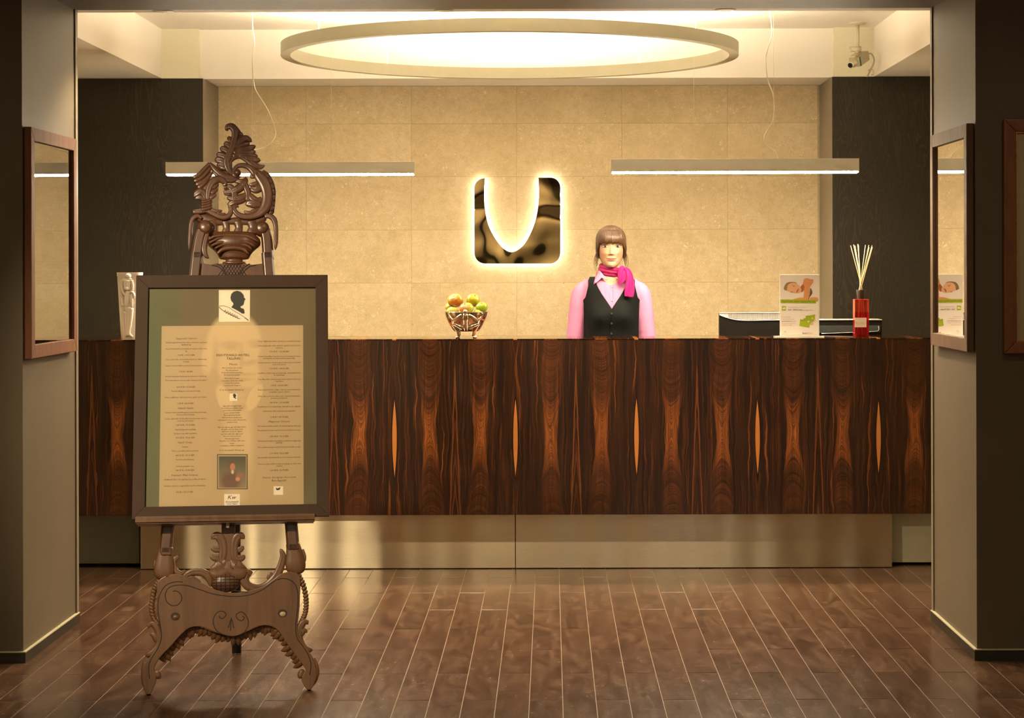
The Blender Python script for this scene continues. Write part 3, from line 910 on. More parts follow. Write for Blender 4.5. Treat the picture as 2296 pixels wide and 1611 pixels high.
# --- urn between the posts
mb = MB()
cx = 1150
prof = [(430, 445), (470, 490), (520, 545), (570, 590), (640, 608), (700, 600), (745, 560), (790, 500), (850, 430), (885, 405), (905, 385), (930, 372), (985, 345), (1005, 330), (1012, 205), (1050, 195), (1072, 200), (1082, 262), (1110, 272), (1140, 250), (1150, 120)]
u0 = E(*cC(cx, 800))[0]
pr = [(w / Sc * PXM, E(*cC(cx, y))[1]) for y, w in prof]
mb.lathe(pr, 40)
mb.v = [(p[0] + u0, p[1] * 0.42, p[2]) for p in mb.v]
for L in ([(580, 620, 20), (760, 540, 34), (1100, 520, 30), (1450, 545, 34), (1720, 680, 20)], [(590, 700, 20), (800, 600, 30), (1000, 575, 18)], [(640, 760, 20), (820, 690, 34), (1150, 640, 30), (1400, 660, 30), (1640, 790, 20)],
          [(720, 820, 18), (900, 740, 26), (1100, 720, 20)], [(1300, 730, 20), (1450, 760, 26), (1560, 850, 16)], [(780, 940, 26), (900, 840, 40), (1130, 800, 46), (1360, 840, 40), (1480, 950, 24)]):
    stroke(mb, L, cC, Sc, 0.030, 0.55, 0)
finish(mb, 'urn', M_CARV)
# --- lattice cross panel under the urn (runs behind the poster)
mb = MB()
o1 = [cC(410, 1120), cC(640, 1150), cC(760, 1125), cC(1400, 1125), cC(1560, 1150), cC(1810, 1120), (604, 700), (432, 700)]
mb.prism([E(*p) for p in o1], -0.010, 0.014)
panel = mb.build('cross_panel', M_CARV, easel, local=True, bevel=0.0015)
mb = MB()
for k in range(7):
    line(mb, [(840 + k * 70, 1150), (1000 + k * 70, 1390)], cC, 0.0012, 0.0105, 1)
    line(mb, [(960 + k * 70, 1150), (800 + k * 70, 1390)], cC, 0.0012, 0.0105, 1)
for q in ([(640, 1160), (780, 1190), (900, 1290), (960, 1400)], [(760, 1130), (880, 1200), (960, 1320), (1000, 1400)], [(1640, 1160), (1500, 1190), (1380, 1290), (1310, 1400)], [(1500, 1130), (1390, 1200), (1300, 1320), (1260, 1400)]):
    line(mb, q, cC, 0.002, 0.011)
mb.build('groove_shade_line', M_GROOVE_SHADE, panel, local=True, smooth=True)
# --- base board with cabriole legs
Sh = 3.661
outline = [(235, 610), (300, 560), (400, 545), (500, 575), (600, 620), (690, 665), (800, 695), (900, 697), (1000, 678), (1100, 645), (1180, 590), (1240, 545), (1310, 525), (1375, 535), (1405, 590),
           (1402, 700), (1398, 800), (1388, 900), (1380, 985), (1395, 1060), (1440, 1130), (1492, 1205), (1528, 1290), (1538, 1370), (1522, 1440), (1487, 1494),
           (1462, 1492), (1430, 1450), (1415, 1395), (1445, 1335), (1432, 1300), (1400, 1258), (1335, 1172), (1282, 1098), (1232, 1022), (1182, 980), (1120, 965), (1060, 975), (980, 1010), (900, 1045), (850, 1055),
           (780, 1045), (700, 1020), (620, 985), (560, 975), (500, 985), (450, 1020), (400, 1070), (345, 1135), (280, 1200), (235, 1255), (205, 1315), (222, 1375), (215, 1440), (192, 1500), (165, 1540),
           (135, 1515), (112, 1430), (115, 1345), (148, 1260), (195, 1195), (235, 1130), (256, 1050), (250, 960), (237, 860), (236, 760), (228, 680)]
mb = MB()
pts = [E(*cH(p[0], p[1])) for p in cat_rom(outline, 3, True)]
pts = [(a, max(b, 0.003)) for a, b in pts]
mb.prism(pts, -0.018, 0.018)
board = mb.build('base_board', M_BOARD, easel, local=True, bevel=0.0025)
mb = MB()
for L in ([(300, 740), (300, 700), (330, 655), (400, 635), (480, 640), (560, 665), (680, 705), (800, 725), (900, 727), (1000, 712), (1100, 670), (1180, 610), (1240, 583), (1310, 590), (1360, 630), (1383, 700), (1382, 800), (1372, 900), (1364, 980), (1378, 1070), (1420, 1130), (1470, 1210), (1490, 1290), (1480, 1370)],
          [(300, 740), (310, 772), (350, 802), (400, 796), (432, 752), (420, 706), (388, 684), (360, 686)],
          [(440, 610), (390, 608), (330, 622), (280, 662), (242, 750), (238, 850), (256, 960), (266, 1060), (242, 1140), (182, 1240), (162, 1310), (168, 1400)],
          [(740, 885), (746, 905), (775, 905), (793, 875), (770, 850), (730, 855), (697, 895), (692, 950), (720, 1010), (785, 1047)],
          [(930, 888), (945, 906), (920, 927), (886, 910), (880, 875), (920, 855), (962, 890), (978, 950), (950, 1015), (890, 1050)],
          [(838, 900), (834, 950), (831, 1008)], [(833, 915), (824, 950), (815, 985)], [(843, 915), (850, 950), (857, 985)], [(860, 680), (920, 690), (975, 692)]):
    line(mb, L, cH, 0.0016, 0.0182)
mb.build('groove_shade_line', M_GROOVE_SHADE, board, local=True, smooth=True)
for (x, y), m2 in (((380, 892), M_BOARD), ((1257, 866), plain('pale_peg', (0.42, 0.30, 0.16), 0.5, var=0.1))):
    u, vv = E(*cH(x, y))
    mb = MB().lathe([(0.0001, 0.0), (0.0165, 0.0), (0.0165, 0.0012), (0.0001, 0.0012)], 20)
    mb.v = [(p[0] + u, -0.0178 - p[2], p[1] * 0.86 + vv) for p in mb.v]
    ho = mb.build('peg_hole_shade', M_GROOVE_SHADE, board, local=True)  # raised dark disc stands in for the shade inside a hole
    mb = MB().lathe([(0.0001, 0.0012), (0.0105, 0.001), (0.011, 0.0), (0.0001, 0.0)], 16)
    mb.v = [(p[0] + u + 0.001, -0.0188 - p[2], p[1] * 0.8 + vv - 0.003) for p in mb.v]
    mb.build('peg', m2, board, local=True, smooth=True)
# rope edges, side scrolls, feet, leaf fringe
mb = MB()
for path in ([(236, 600), (205, 660), (188, 740), (180, 820), (196, 900), (228, 945)], [(1398, 560), (1432, 630), (1452, 720), (1456, 800), (1446, 870), (1418, 930)]):
    sm = cat_rom(path, 3)
    sgn = -1 if path[0][0] < 800 else 1
    for p in sm[::1]:
        stroke(mb, [(p[0] - sgn * 22, p[1] + 16, 13), (p[0], p[1], 17), (p[0] + sgn * 16, p[1] - 14, 12)], cH, Sh, 0.004, 0.7, 0, sub=2, seg=8)
for L in ([(150, 978, 12), (190, 950, 22), (226, 985, 26), (248, 1060, 26), (238, 1130, 24), (190, 1190, 26), (130, 1212, 24)], [(175, 1030, 12), (210, 1050, 24), (235, 1110, 20)],
          [(1472, 940, 14), (1430, 940, 26), (1398, 1000, 28), (1400, 1080, 24), (1440, 1150, 26), (1502, 1172, 24)], [(1462, 1010, 12), (1425, 1010, 24), (1400, 1060, 20)],
          [(135, 1260, 20), (125, 1340, 24), (130, 1430, 24), (155, 1510, 18)], [(1505, 1230, 18), (1532, 1300, 22), (1530, 1380, 22), (1500, 1460, 16)],
          [(205, 1360, 28), (240, 1365, 36), (262, 1360, 20)], [(1440, 1370, 26), (1408, 1362, 36), (1384, 1355, 20)]):
    stroke(mb, L, cH, Sh, 0.006, 0.6, 0.2)
arch = cat_rom([(1432, 1300), (1335, 1180), (1232, 1030), (1120, 972), (980, 1015), (850, 1062), (700, 1028), (560, 982), (450, 1025), (345, 1140), (235, 1255)], 4)
for i in range(1, len(arch) - 1):
    p = arch[i]; t = arch[i + 1] - arch[i - 1]; t = t / np.linalg.norm(t)
    nx, ny = -t[1], t[0]
    if ny < 0: nx, ny = -nx, -ny
    ln = 58 + 18 * math.sin(i * 1.7)
    stroke(mb, [(p[0] - nx * 6, p[1] - ny * 6, 22), (p[0] + nx * ln * 0.5, p[1] + ny * ln * 0.5, 20), (p[0] + nx * ln + t[0] * 12, p[1] + ny * ln + t[1] * 12, 6)], cH, Sh, -0.004, 0.5, 0.3, sub=3, seg=10, rise=(0.0, -0.012))
mb.build('carved_edge', M_BOARD, board, local=True, smooth=True)
# scrolls, middle post and lattice cushion over the board
mb = MB()
for L in ([(415, 600, 12), (500, 535, 26), (600, 530, 30), (655, 580, 28), (668, 648, 12)], [(450, 590, 8), (520, 575, 16), (590, 610, 8)], [(1003, 548, 20), (972, 532, 30), (945, 575, 34), (962, 628, 34), (1015, 658, 34), (1085, 660, 34), (1145, 630, 34), (1205, 565, 32), (1245, 475, 28), (1262, 395, 24), (1240, 335, 20)],
          [(1165, 600, 14), (1150, 570, 20), (1175, 530, 20)], [(405, 400, 12), (372, 425, 18), (368, 475, 18), (390, 522, 20), (430, 535, 18), (462, 508, 10)],
          [(215, 430, 10), (222, 480, 22), (240, 520, 22)], [(1425, 340, 8), (1430, 400, 20), (1425, 450, 20)]):
    mb = MB(); stroke(mb, L, cH, Sh, 0.006, 0.42, 0.4)
    mb.build('scroll', M_BOARD, board, local=True, smooth=True)
mb = MB()
a = [E(*cH(*p)) for p in [(757, 100), (868, 100), (870, 330), (880, 430), (905, 480), (725, 480), (752, 430), (760, 330)]]
mb.prism(a, -0.014, 0.014)
mid = mb.build('middle_post', M_BOARD, easel, local=True, bevel=0.003)
mb = MB()
for L in ([(815, 430, 30), (790, 490, 56), (720, 520, 58), (655, 520, 26)], [(818, 430, 30), (845, 495, 58), (915, 515, 58), (968, 505, 26)],
          [(720, 445, 16), (762, 420, 24), (772, 330, 26), (752, 255, 28), (710, 232, 26), (672, 255, 10)], [(740, 410, 20), (700, 410, 22), (664, 385, 10)], [(745, 340, 20), (705, 340, 20), (672, 318, 10)],
          [(915, 445, 16), (872, 420, 22), (862, 330, 24), (878, 255, 26), (915, 230, 24), (948, 255, 10)], [(885, 410, 18), (920, 415, 20), (950, 390, 10)], [(890, 350, 16), (915, 340, 18), (940, 315, 10)]):
    stroke(mb, [(p[0], p[1], p[2] * 1.2) for p in L], cH, Sh, 0.010, 0.30, 0.5, tmax=0.014)
mb.build('acanthus_leaf', M_BOARD, mid, local=True, smooth=True)
u, vv = E(*cH(790, 615))
cush = MB().ball((u, -0.008, vv), (0.052, 0.02, 0.034), 28, 16).build('lattice_cushion', M_CARV, board, local=True, smooth=True)
mb = MB()
for k in range(-3, 4):
    for dirn in (0, 1):
        q = []
        for j in range(-8, 9):
            s, t = (k * 0.30, j / 8.5) if dirn else (j / 8.5, k * 0.30)
            if s * s + t * t > 0.97: continue
            q.append((u + 0.052 * s, -0.008 - 0.0203 * math.sqrt(1 - s * s - t * t), vv + 0.034 * t))
        if len(q) > 2: mb.tube(q, 0.0013, 5)
mb.build('groove_shade_line', M_GROOVE_SHADE, board, local=True, smooth=True)
# --- tray, clip and rear leg
a, b = E(307, 1174), E(705.5, 1164)
tz = (a[1] + b[1]) / 2
TRAY_U0, TRAY_U1 = a[0], b[0]
mb = MB()
mb.box(a[0], b[0], -0.085, 0.0, tz - 0.009, tz + 0.004)
mb.box(a[0], b[0], -0.085, -0.074, tz + 0.004, tz + 0.0125)
mb.box(a[0] + 0.004, b[0] - 0.004, -0.080, 0.0, tz - 0.014, tz - 0.009)
tray = mb.build('tray', M_BOARD, easel, local=True, bevel=0.0015)
u, vv = E(511, 1180)
MB().box(u - 0.008, u + 0.008, -0.030, -0.016, vv - 0.011, vv + 0.010).build('clip', M_CHROME, easel, local=True, bevel=0.003)
top = EA_O + V_ * 1.45 - N_ * 0.02
foot = Vector((-1.222, 7.80, 0.004))
sd = U_ * 0.017
mb = MB()
vv_ = []
for p in (foot, top):
    for s, k in ((-1, -1), (1, -1), (1, 1), (-1, 1)): vv_.append(p + sd * s + Vector((0, 0.012 * k, 0.0)))
mb.add(vv_, [(0, 3, 2, 1), (4, 5, 6, 7), (0, 1, 5, 4), (1, 2, 6, 5), (2, 3, 7, 6), (3, 0, 4, 7)])
mb.build('rear_leg', M_BLACKLEG, easel)

# ================================================================== framed menu poster on the tray
PO_L = EA_L + math.radians(1.5)
Up, Vp, Np = easel_axes(PO_L)
# front face of the frame: bottom line stands on the tray
PO_O = EA_O + V_ * (tz + 0.004) + N_ * 0.076
PO_M = Matrix(((Up.x, -Np.x, Vp.x), (Up.y, -Np.y, Vp.y), (Up.z, -Np.z, Vp.z)))
poster = empty('menu_poster', PO_O, 'framed menu poster with a faded portrait standing on the easel tray', 'poster', rot=PO_M.to_euler())
def Q(px, py):
    a = ray_uv(px, py, PO_O, Up, Vp, Np)
    return a[0], a[1]
x0 = (Q(308, 619)[0] + Q(293, 1160)[0]) / 2; x1 = (Q(737, 615)[0] + Q(736, 1150)[0]) / 2
yt = (Q(308, 619)[1] + Q(737, 615)[1]) / 2
i0 = (Q(334, 648)[0] + Q(323, 1138)[0]) / 2; i1 = (Q(710, 642)[0] + Q(707.5, 1130)[0]) / 2
j1 = (Q(334, 648)[1] + Q(710, 642)[1]) / 2; j0 = (Q(323, 1138)[1] + Q(707.5, 1130)[1]) / 2
M_PFRAME = plain('dark_brown_frame', (0.050, 0.027, 0.015), 0.6, var=0.06, scale=8, bump=0.05, spec=0.2)
for quad in ([(x0, 0), (x1, 0), (i1, j0), (i0, j0)], [(x1, 0), (x1, yt), (i1, j1), (i1, j0)], [(x1, yt), (x0, yt), (i0, j1), (i1, j1)], [(x0, yt), (x0, 0), (i0, j0), (i0, j1)]):
    MB().prism(quad, 0.0, 0.024).build('frame_bar', M_PFRAME, poster, local=True, bevel=0.0012)


def mat_poster():
    n = Nodes('poster_print')
    p = n.coord('Object')
    x, y, z = n.sep(p)
    def Ql(px, py): return Q(px, py)
    def ell(cx, cy, rx, ry, soft=0.25, rot=0.0):
        c = Ql(cx, cy); rx *= PXM; ry *= PXM
        dx = n.m('SUBTRACT', x, c[0]); dz = n.m('SUBTRACT', z, c[1])
        cr, sr = math.cos(rot), math.sin(rot)
        a = n.m('DIVIDE', n.m('ADD', n.m('MULTIPLY', dx, cr), n.m('MULTIPLY', dz, sr)), rx)
        b = n.m('DIVIDE', n.m('SUBTRACT', n.m('MULTIPLY', dz, cr), n.m('MULTIPLY', dx, sr)), ry)
        d = n.m('SQRT', n.m('ADD', n.m('MULTIPLY', a, a), n.m('MULTIPLY', b, b)))
        return n.framp(d, [(max(0, (1 - soft)) * 0.5, 1), ((1 + soft) * 0.5, 0)]) if False else n.m('SUBTRACT', 1.0, n.m('DIVIDE', n.m('SUBTRACT', d, 1 - soft), 2 * soft, clamp=True), clamp=True)
    def rect(l, t, r, b):
        a = Ql(l, t); c = Ql(r, b)
        return n.m('MULTIPLY', n.m('MULTIPLY', n.m('GREATER_THAN', x, a[0]), n.m('LESS_THAN', x, c[0])), n.m('MULTIPLY', n.m('LESS_THAN', z, a[1]), n.m('GREATER_THAN', z, c[1])))
    left = n.m('DIVIDE', n.m('SUBTRACT', Ql(420, 900)[0], x), 0.12, clamp=True)
    bg = n.mix(left, (0.165, 0.118, 0.066), (0.105, 0.118, 0.050))
    low = n.m('DIVIDE', n.m('SUBTRACT', Ql(520, 860)[1], z), 0.35, clamp=True)
    bg = n.mix(n.m('MULTIPLY', low, 0.5), bg, (0.16, 0.15, 0.085))
    tone = n.noise(p, 5, 3, 0.5)
    bg = n.mix(n.framp(tone, [(0.4, 0), (0.7, 0.25)]), bg, (0.20, 0.16, 0.09))
    col = bg
    pale, shade = (0.54, 0.43, 0.255), (0.18, 0.122, 0.060)
    # faded portrait: coat, shirt front, head, ear, features, collar wings
    for a in ((600, 1000, 110, 150, 0.12), (455, 1010, 70, 150, 0.2)):
        col = n.mix(n.m('MULTIPLY', ell(*a), 0.75), col, (0.135, 0.088, 0.045))
    col = n.mix(n.m('MULTIPLY', ell(532, 1000, 34, 120, 0.25), 0.8), col, pale)
    col = n.mix(n.m('MULTIPLY', ell(525, 772, 62, 76, 0.08), 0.95), col, pale)
    col = n.mix(n.m('MULTIPLY', ell(538, 838, 46, 48, 0.15), 0.9), col, pale)
    col = n.mix(n.m('MULTIPLY', ell(464, 806, 12, 34, 0.3), 0.8), col, pale)
    for a in ((516, 771, 24, 7, 0.5), (573, 767, 16, 7, 0.5), (518, 779, 13, 5, 0.6), (572, 775, 10, 5, 0.6), (560, 812, 16, 6, 0.5, 0.2), (546, 838, 28, 4, 0.6), (546, 850, 20, 4, 0.6), (483, 806, 7, 42, 0.6), (592, 800, 10, 46, 0.5), (512, 858, 18, 26, 0.5, -0.5), (545, 874, 36, 7, 0.5), (541, 800, 5, 24, 0.7)):
        col = n.mix(n.m('MULTIPLY', ell(*a), 0.75), col, shade)
    col = n.mix(n.m('MULTIPLY', ell(503, 895, 15, 36, 0.15, 0.35), 0.85), col, (0.62, 0.50, 0.30))
    col = n.mix(n.m('MULTIPLY', ell(570, 890, 14, 34, 0.12, -0.45), 0.85), col, (0.62, 0.50, 0.30))
    col = n.mix(n.m('MULTIPLY', ell(538, 912, 14, 8, 0.3), 0.7), col, (0.10, 0.07, 0.04))
    # the beige sheet printed over it
    sheet = n.m('MULTIPLY', rect(362, 730, 681, 1150), 1.0)
    lay = n.mix(0.50, (0.56, 0.40, 0.235), col)
    lay = n.mix(0.34, lay, (0.78, 0.585, 0.36))
    col = n.mix(sheet, col, lay)
    n.set(color=col, rough=0.5, spec=0.3)
    return n.mat


MB().box(i0 - 0.012, i1 + 0.012, 0.012, 0.020, j0 - 0.012, j1 + 0.012).build('print', mat_poster(), poster, local=True)
prt = poster.children[-1]
M_INK = plain('printed_ink', (0.105, 0.062, 0.026), 0.6)
M_INKD = plain('printed_black', (0.030, 0.028, 0.024), 0.6)
M_PAPER = plain('printed_white', (0.82, 0.72, 0.60), 0.6)
M_PANE_NODES = Nodes('clear_pane')
def mat_pane(name, ior=1.5, rough=0.0, tint=(0.97, 0.98, 0.95)):
    n = Nodes(name)
    g = n.new('ShaderNodeBsdfGlossy'); g.inputs['Roughness'].default_value = rough
    g.inputs['Color'].default_value = (1, 1, 1, 1)
    t = n.new('ShaderNodeBsdfTransparent'); t.inputs['Color'].default_value = (*tint, 1)
    fr = n.new('ShaderNodeFresnel'); fr.inputs['IOR'].default_value = ior
    mx = n.new('ShaderNodeMixShader')
    n.nt.links.new(fr.outputs[0], mx.inputs[0]); n.nt.links.new(t.outputs[0], mx.inputs[1]); n.nt.links.new(g.outputs[0], mx.inputs[2])
    n.nt.links.new(mx.outputs[0], n.out.inputs[0])
    return n.mat
M_PANE = mat_pane('clear_pane', 1.55)


def pane(mb_quad, name, mat, parent, local=True):
    return MB().add(mb_quad, [(0, 1, 2, 3)]).build(name, mat, parent, local=local)


pane([(i0 - 0.004, 0.0055, j0 - 0.004), (i1 + 0.004, 0.0055, j0 - 0.004), (i1 + 0.004, 0.0055, j1 + 0.004), (i0 - 0.004, 0.0055, j1 + 0.004)], 'glass', M_PANE, poster)


def text_geo(body, size, align='CENTER', spacing=1.0, bold=0.0, line_h=1.0):
    cu = bpy.data.curves.new('txt', 'FONT')
    cu.body = body; cu.size = size; cu.align_x = align; cu.align_y = 'CENTER'
    cu.space_character = spacing; cu.space_line = line_h; cu.offset = bold; cu.resolution_u = 1
    o = bpy.data.objects.new('txt', cu); C.objects.link(o)
    dg = bpy.context.evaluated_depsgraph_get()
    me = bpy.data.meshes.new_from_object(o.evaluated_get(dg))
    v = [tuple(q.co) for q in me.vertices]; f = [tuple(q.vertices) for q in me.polygons]
    bpy.data.objects.remove(o); bpy.data.curves.remove(cu); bpy.data.meshes.remove(me)
    return v, f


def put_text(name, body, size, place, parent, mat, fit=None, shear=0.0, **k):
    """place(a, b) -> local 3-D point for text-plane coordinates"""
    v, f = text_geo(body, size, **k)
    if not v: return None
    if fit:
        w = max(p[0] for p in v) - min(p[0] for p in v)
        s = fit / w
        v = [(p[0] * s, p[1] * (s if s < 1 else 1), 0) for p in v]
    return MB().add([place(p[0] + shear * p[1], p[1]) for p in v], f).build(name, mat, parent, local=True, weld=False)


def poster_line(txt, px, py, h, fit=None, mat=None, bold=0.0):
    c = Q(px, py)
    return put_text('printed_text', txt, h * PXM, lambda a, b: (c[0] + a, 0.0114, c[1] + b), prt, mat or M_INK, fit=fit * PXM if fit else None, bold=bold)


poster_line('KREUTZWALD HOTELL', 522.5, 795.5, 8.2, 75, bold=0.00012)
poster_line('TALLINN', 523, 803.2, 8.2, 30, bold=0.00012)
poster_line('Menüü', 523, 816, 7, 18)
mid_lines = [('Mis mõeldud, mis usutud', 824), ('Me vihil piiratud', 829.5), ('Ei länud meist ära meelest', 834.5), ('Ei suutnud unustada', 840), ('My mother tongue', 847.5), ('I remember from the cradle', 853), ('I never let it vanish', 858), ('I could never forget it', 863.5), ('Fr. R. Kreutzwald "Kalevipoeg"', 873.5),
             ('Aga ükskord algab aega', 909.5), ('Kus kõik piirud kahel otsal', 914.5), ('Lausa lähvad lõkendama', 919.5), ('Lausa tuleleki lõikab', 925), ('Käe kaljukammitsasta', 930), ('Küll siis Kalev jõuab koju', 935.5), ('Oma lastel õnne tooma, Eesti põlve', 941), ('uueks looma', 946),
             ('But one day an age will dawn when', 957), ('all spills, at both their ends', 962), ('will burst forth into flame', 967), ('and this stark fire will sever', 972.5), ('the vice of stone from', 977.5), ("Kalevipoeg's hand", 983), ('Then the son of Kalev will come', 988), ('home', 993.5), ('to bring his children happiness', 998.5), ('Fr. R. Kreutzwald "Kalevipoeg"', 1009)]
for t, y in mid_lines: poster_line(t, 520, y, 4.4)
left_lines = [('Suupisted / Starters', 758, 6), ('Frititud tiigerkrevetid ja mahe mereande ning karri', 767, 4.3), ('dipikastmega', 772, 4.3), ('Deep fried prawns and squids in tempura with curry', 781, 4.3), ('dip', 786.5, 4.3), ('7 EUR / 109,53 EEK', 795.5, 4.8), ('Lõhe suitsu file, marineeritud kurk ja rukkileivaga', 805, 4.3), ('sinepiga', 810, 4.3), ('Salmon smoked fillet, rye bread and mustard sauce', 819, 4.3), ('5 EUR / 78 EEK', 832.5, 4.8),
              ('Praetud kitsejuust küüslaugu ja pohlamoosi kastmega', 843, 4.3), ('Fried camembert cheese with cranberry and garlic', 852, 4.3), ('4,30 EUR / 67,28 EEK', 867, 4.8), ('Praetud lillkapsas parmesani juustuga', 876, 4.3), ('Fried cauliflower with parmesan, garlic and cream', 890, 4.3), ('3 EUR / 46,94 EEK', 904, 4.8), ('Salatid / Salads', 914.5, 6),
              ('Caesari salat kanafileega ja parmesani juustuga', 924, 4.3), ('krutoonide ja tomatiga', 929, 4.3), ('Caesar salad with chicken fillet and parmesan cheese', 938, 4.3), ('croutons and tomato', 943, 4.3), ('5,80 EUR / 90,75 EEK', 952.5, 4.8), ('Supp kanaga ja köögiviljaga', 962.5, 4.3), ('Chicken soup with vegetables', 971.5, 4.3), ('4,50 EUR / 70,41 EEK', 981, 4.8), ('Supid / Soups', 991.5, 6),
              ('Seljanka', 1001.5, 4.3), ('Thick soup with pickled cucumber', 1010.5, 4.3), ('4,80 EUR / 75,10 EEK', 1020.5, 4.8), ('Kreemine kõrvitsasupp', 1030, 4.3), ('Creamy pumpkin soup', 1045, 4.3), ('3,80 EUR / 59,46 EEK', 1054, 4.8), ('Pearoad / Main Courses', 1065, 6), ('Grillitud lõhe, köögiviljad ja hollandi kaste', 1074.5, 4.3), ('Grilled salmon, vegetables and hollandaise', 1089, 4.3), ('8 EUR / 125,17 EEK', 1103, 4.8)]
for t, y, h in left_lines: poster_line(t, 416 - (y - 900) * 0.012, y, h, 92 if (h < 4.5 and len(t) > 40) else None)
right_lines = [('Pasta tagliatelle kana, spinati ja tomatikastmega', 764, 4.3), ('Pasta tagliatelle with chicken, spinach and cherry', 774, 4.3), ('tomatoes', 779, 4.3), ('7,70 EUR / 120,48 EEK', 787.5, 4.8), ('Praetud kanafilee hapukoore-murulaugu kastmes', 798, 4.3), ('kartulipudru ja marineeritud punapeediga', 802.5, 4.3), ('Chicken breast cooked in green wine and served with', 812, 4.3), ('mash and carrots', 816.5, 4.3), ('9,00 EUR / 140,82 EEK', 825.5, 4.8), ('Seafilee ürdise pipra kastmega, küpsekartul ja', 835.5, 4.3), ('köögiviljadega', 840, 4.3),
               ('Pork fillet with cracked pepper sauce, baked potato and', 849.5, 4.3), ('vegetables', 854, 4.3), ('9 EUR / 140,82 EEK', 863.5, 4.8), ('Küpsetatud koha, valge veini ja mereannikaste', 873, 4.3), ('köögiviljad, spinat ja kartul', 878, 4.3), ('White fish cooked in white wine, steamed vegetables,', 887.5, 4.3), ('potatoes and spinach', 892, 4.3), ('9,80 EUR / 153,34 EEK', 902, 4.8), ('Lambakoot rosmariiniga, kartuli ja köögivilja', 911, 4.3), ('Lamb shank with rosemary and vegetables', 921, 4.3), ('12 EUR / 187,76 EEK', 934.5, 4.8), ('Magustoit / Dessert', 944.5, 6),
               ('Kreemjas vanilli pannkook marjadega ja jäätisega', 954.5, 4.3), ('Kreutzwald pancake with berry and vanilla ice cream', 964, 4.3), ('4,80 EUR / 75,10 EEK', 978, 4.8), ('Šokolaadi fondant puuviljade ja vahukoorega ning', 988, 4.3), ('jäätisega', 992, 4.3), ('Chocolate fondant with fruit and vanilla cream', 1002, 4.3), ('5,00 EUR / 78,23 EEK', 1016, 4.8), ('Juustuvalik viinamarjade ja mee ning kreekerite', 1025, 4.3), ('Cheese plate with honey and grapes, nuts and', 1039.5, 4.3), ('crackers', 1044.5, 4.3), ('5,80 EUR / 90,75 EEK', 1054, 4.8), ('Head isu - Bon appetit - Koori suurik', 1070, 6.4), ('Bon Appetit!', 1077, 6.4)]
for t, y, h in right_lines: poster_line(t, 626, y, h, 96 if (h < 4.5 and len(t) > 42) else (74 if h > 6.2 and len(t) > 20 else None))


def flat_poly(pts, depth, name, mat, parent=None):
    q = [Q(*p) for p in pts]
    mb = MB().prism(q, depth, depth + 0.0004)
    return mb.build(name, mat, parent or prt, local=True)


def sq(l, t, r, b): return [(l, b), (r, b), (r, t), (l, t)]
c2 = lambda x, y: (290 + x / 4.991, 600 + y / 4.991)
flat_poly([c2(1000, 245), c2(1350, 245), c2(1348, 600), c2(1000, 602)], 0.0112, 'emblem_card', M_PAPER)
head = [(1130, 330), (1140, 290), (1165, 265), (1205, 253), (1245, 265), (1270, 290), (1282, 312), (1280, 325), (1302, 352), (1290, 358), (1286, 372), (1282, 390), (1276, 412), (1255, 424), (1240, 432), (1250, 448), (1278, 455), (1285, 470), (1290, 508), (1262, 510), (1230, 488), (1190, 465), (1140, 440), (1165, 405), (1160, 390), (1138, 365)]
flat_poly([c2(*p) for p in head], 0.0107, 'emblem_head', M_INKD)
mb = MB()
def pline(pts, w, depth=0.0106):
    q = [Q(*p) for p in cat_rom(pts, 5)]
    mb.tube([(a, depth, b) for a, b in q], w, 5, flat=0.3)
pline([c2(*p) for p in [(1002, 440), (1040, 470), (1080, 495), (1130, 520), (1190, 550), (1240, 570)]], 0.0011)
pline([c2(*p) for p in [(1002, 428), (1050, 424), (1110, 440), (1170, 480), (1240, 520), (1300, 560), (1330, 585)]], 0.0008)
pline([c2(*p) for p in [(1290, 556), (1312, 572), (1332, 586)]], 0.0016)
for k in range(6):
    pline([c2(1060 + k * 26, 495 + k * 12), c2(1075 + k * 26, 470 + k * 13), c2(1082 + k * 26, 510 + k * 12)], 0.0008)
mb.build('feather_line', M_INKD, prt, local=True)
flat_poly(sq(514.7, 881.8, 531.8, 898.4), 0.0112, 'emblem_card', M_PAPER)
flat_poly([(522 + (p[0] - 1130) * 0.045, 882 + (p[1] - 253) * 0.045) for p in head], 0.0107, 'emblem_head', M_INKD)
flat_poly(sq(613.5, 1090, 634.8, 1109.5), 0.0112, 'emblem_card', M_PAPER)
flat_poly([(618, 1093), (622, 1095), (629, 1092), (627, 1098), (620, 1099)], 0.0107, 'emblem_mark', M_INKD)
flat_poly(sq(502.5, 1107.5, 537.8, 1134), 0.0112, 'emblem_card', M_PAPER)
for t, y, h, w in (('Kw', 1115, 12, 18), ('Kreutzwald', 1125, 6, 27), ('Hotel Tallinn', 1129.8, 4.6, 22)):
    c = Q(520, y)
    put_text('printed_text', t, h * PXM, lambda a, b: (c[0] + a, 0.0106, c[1] + b), prt, M_INKD, fit=w * PXM, shear=0.35)


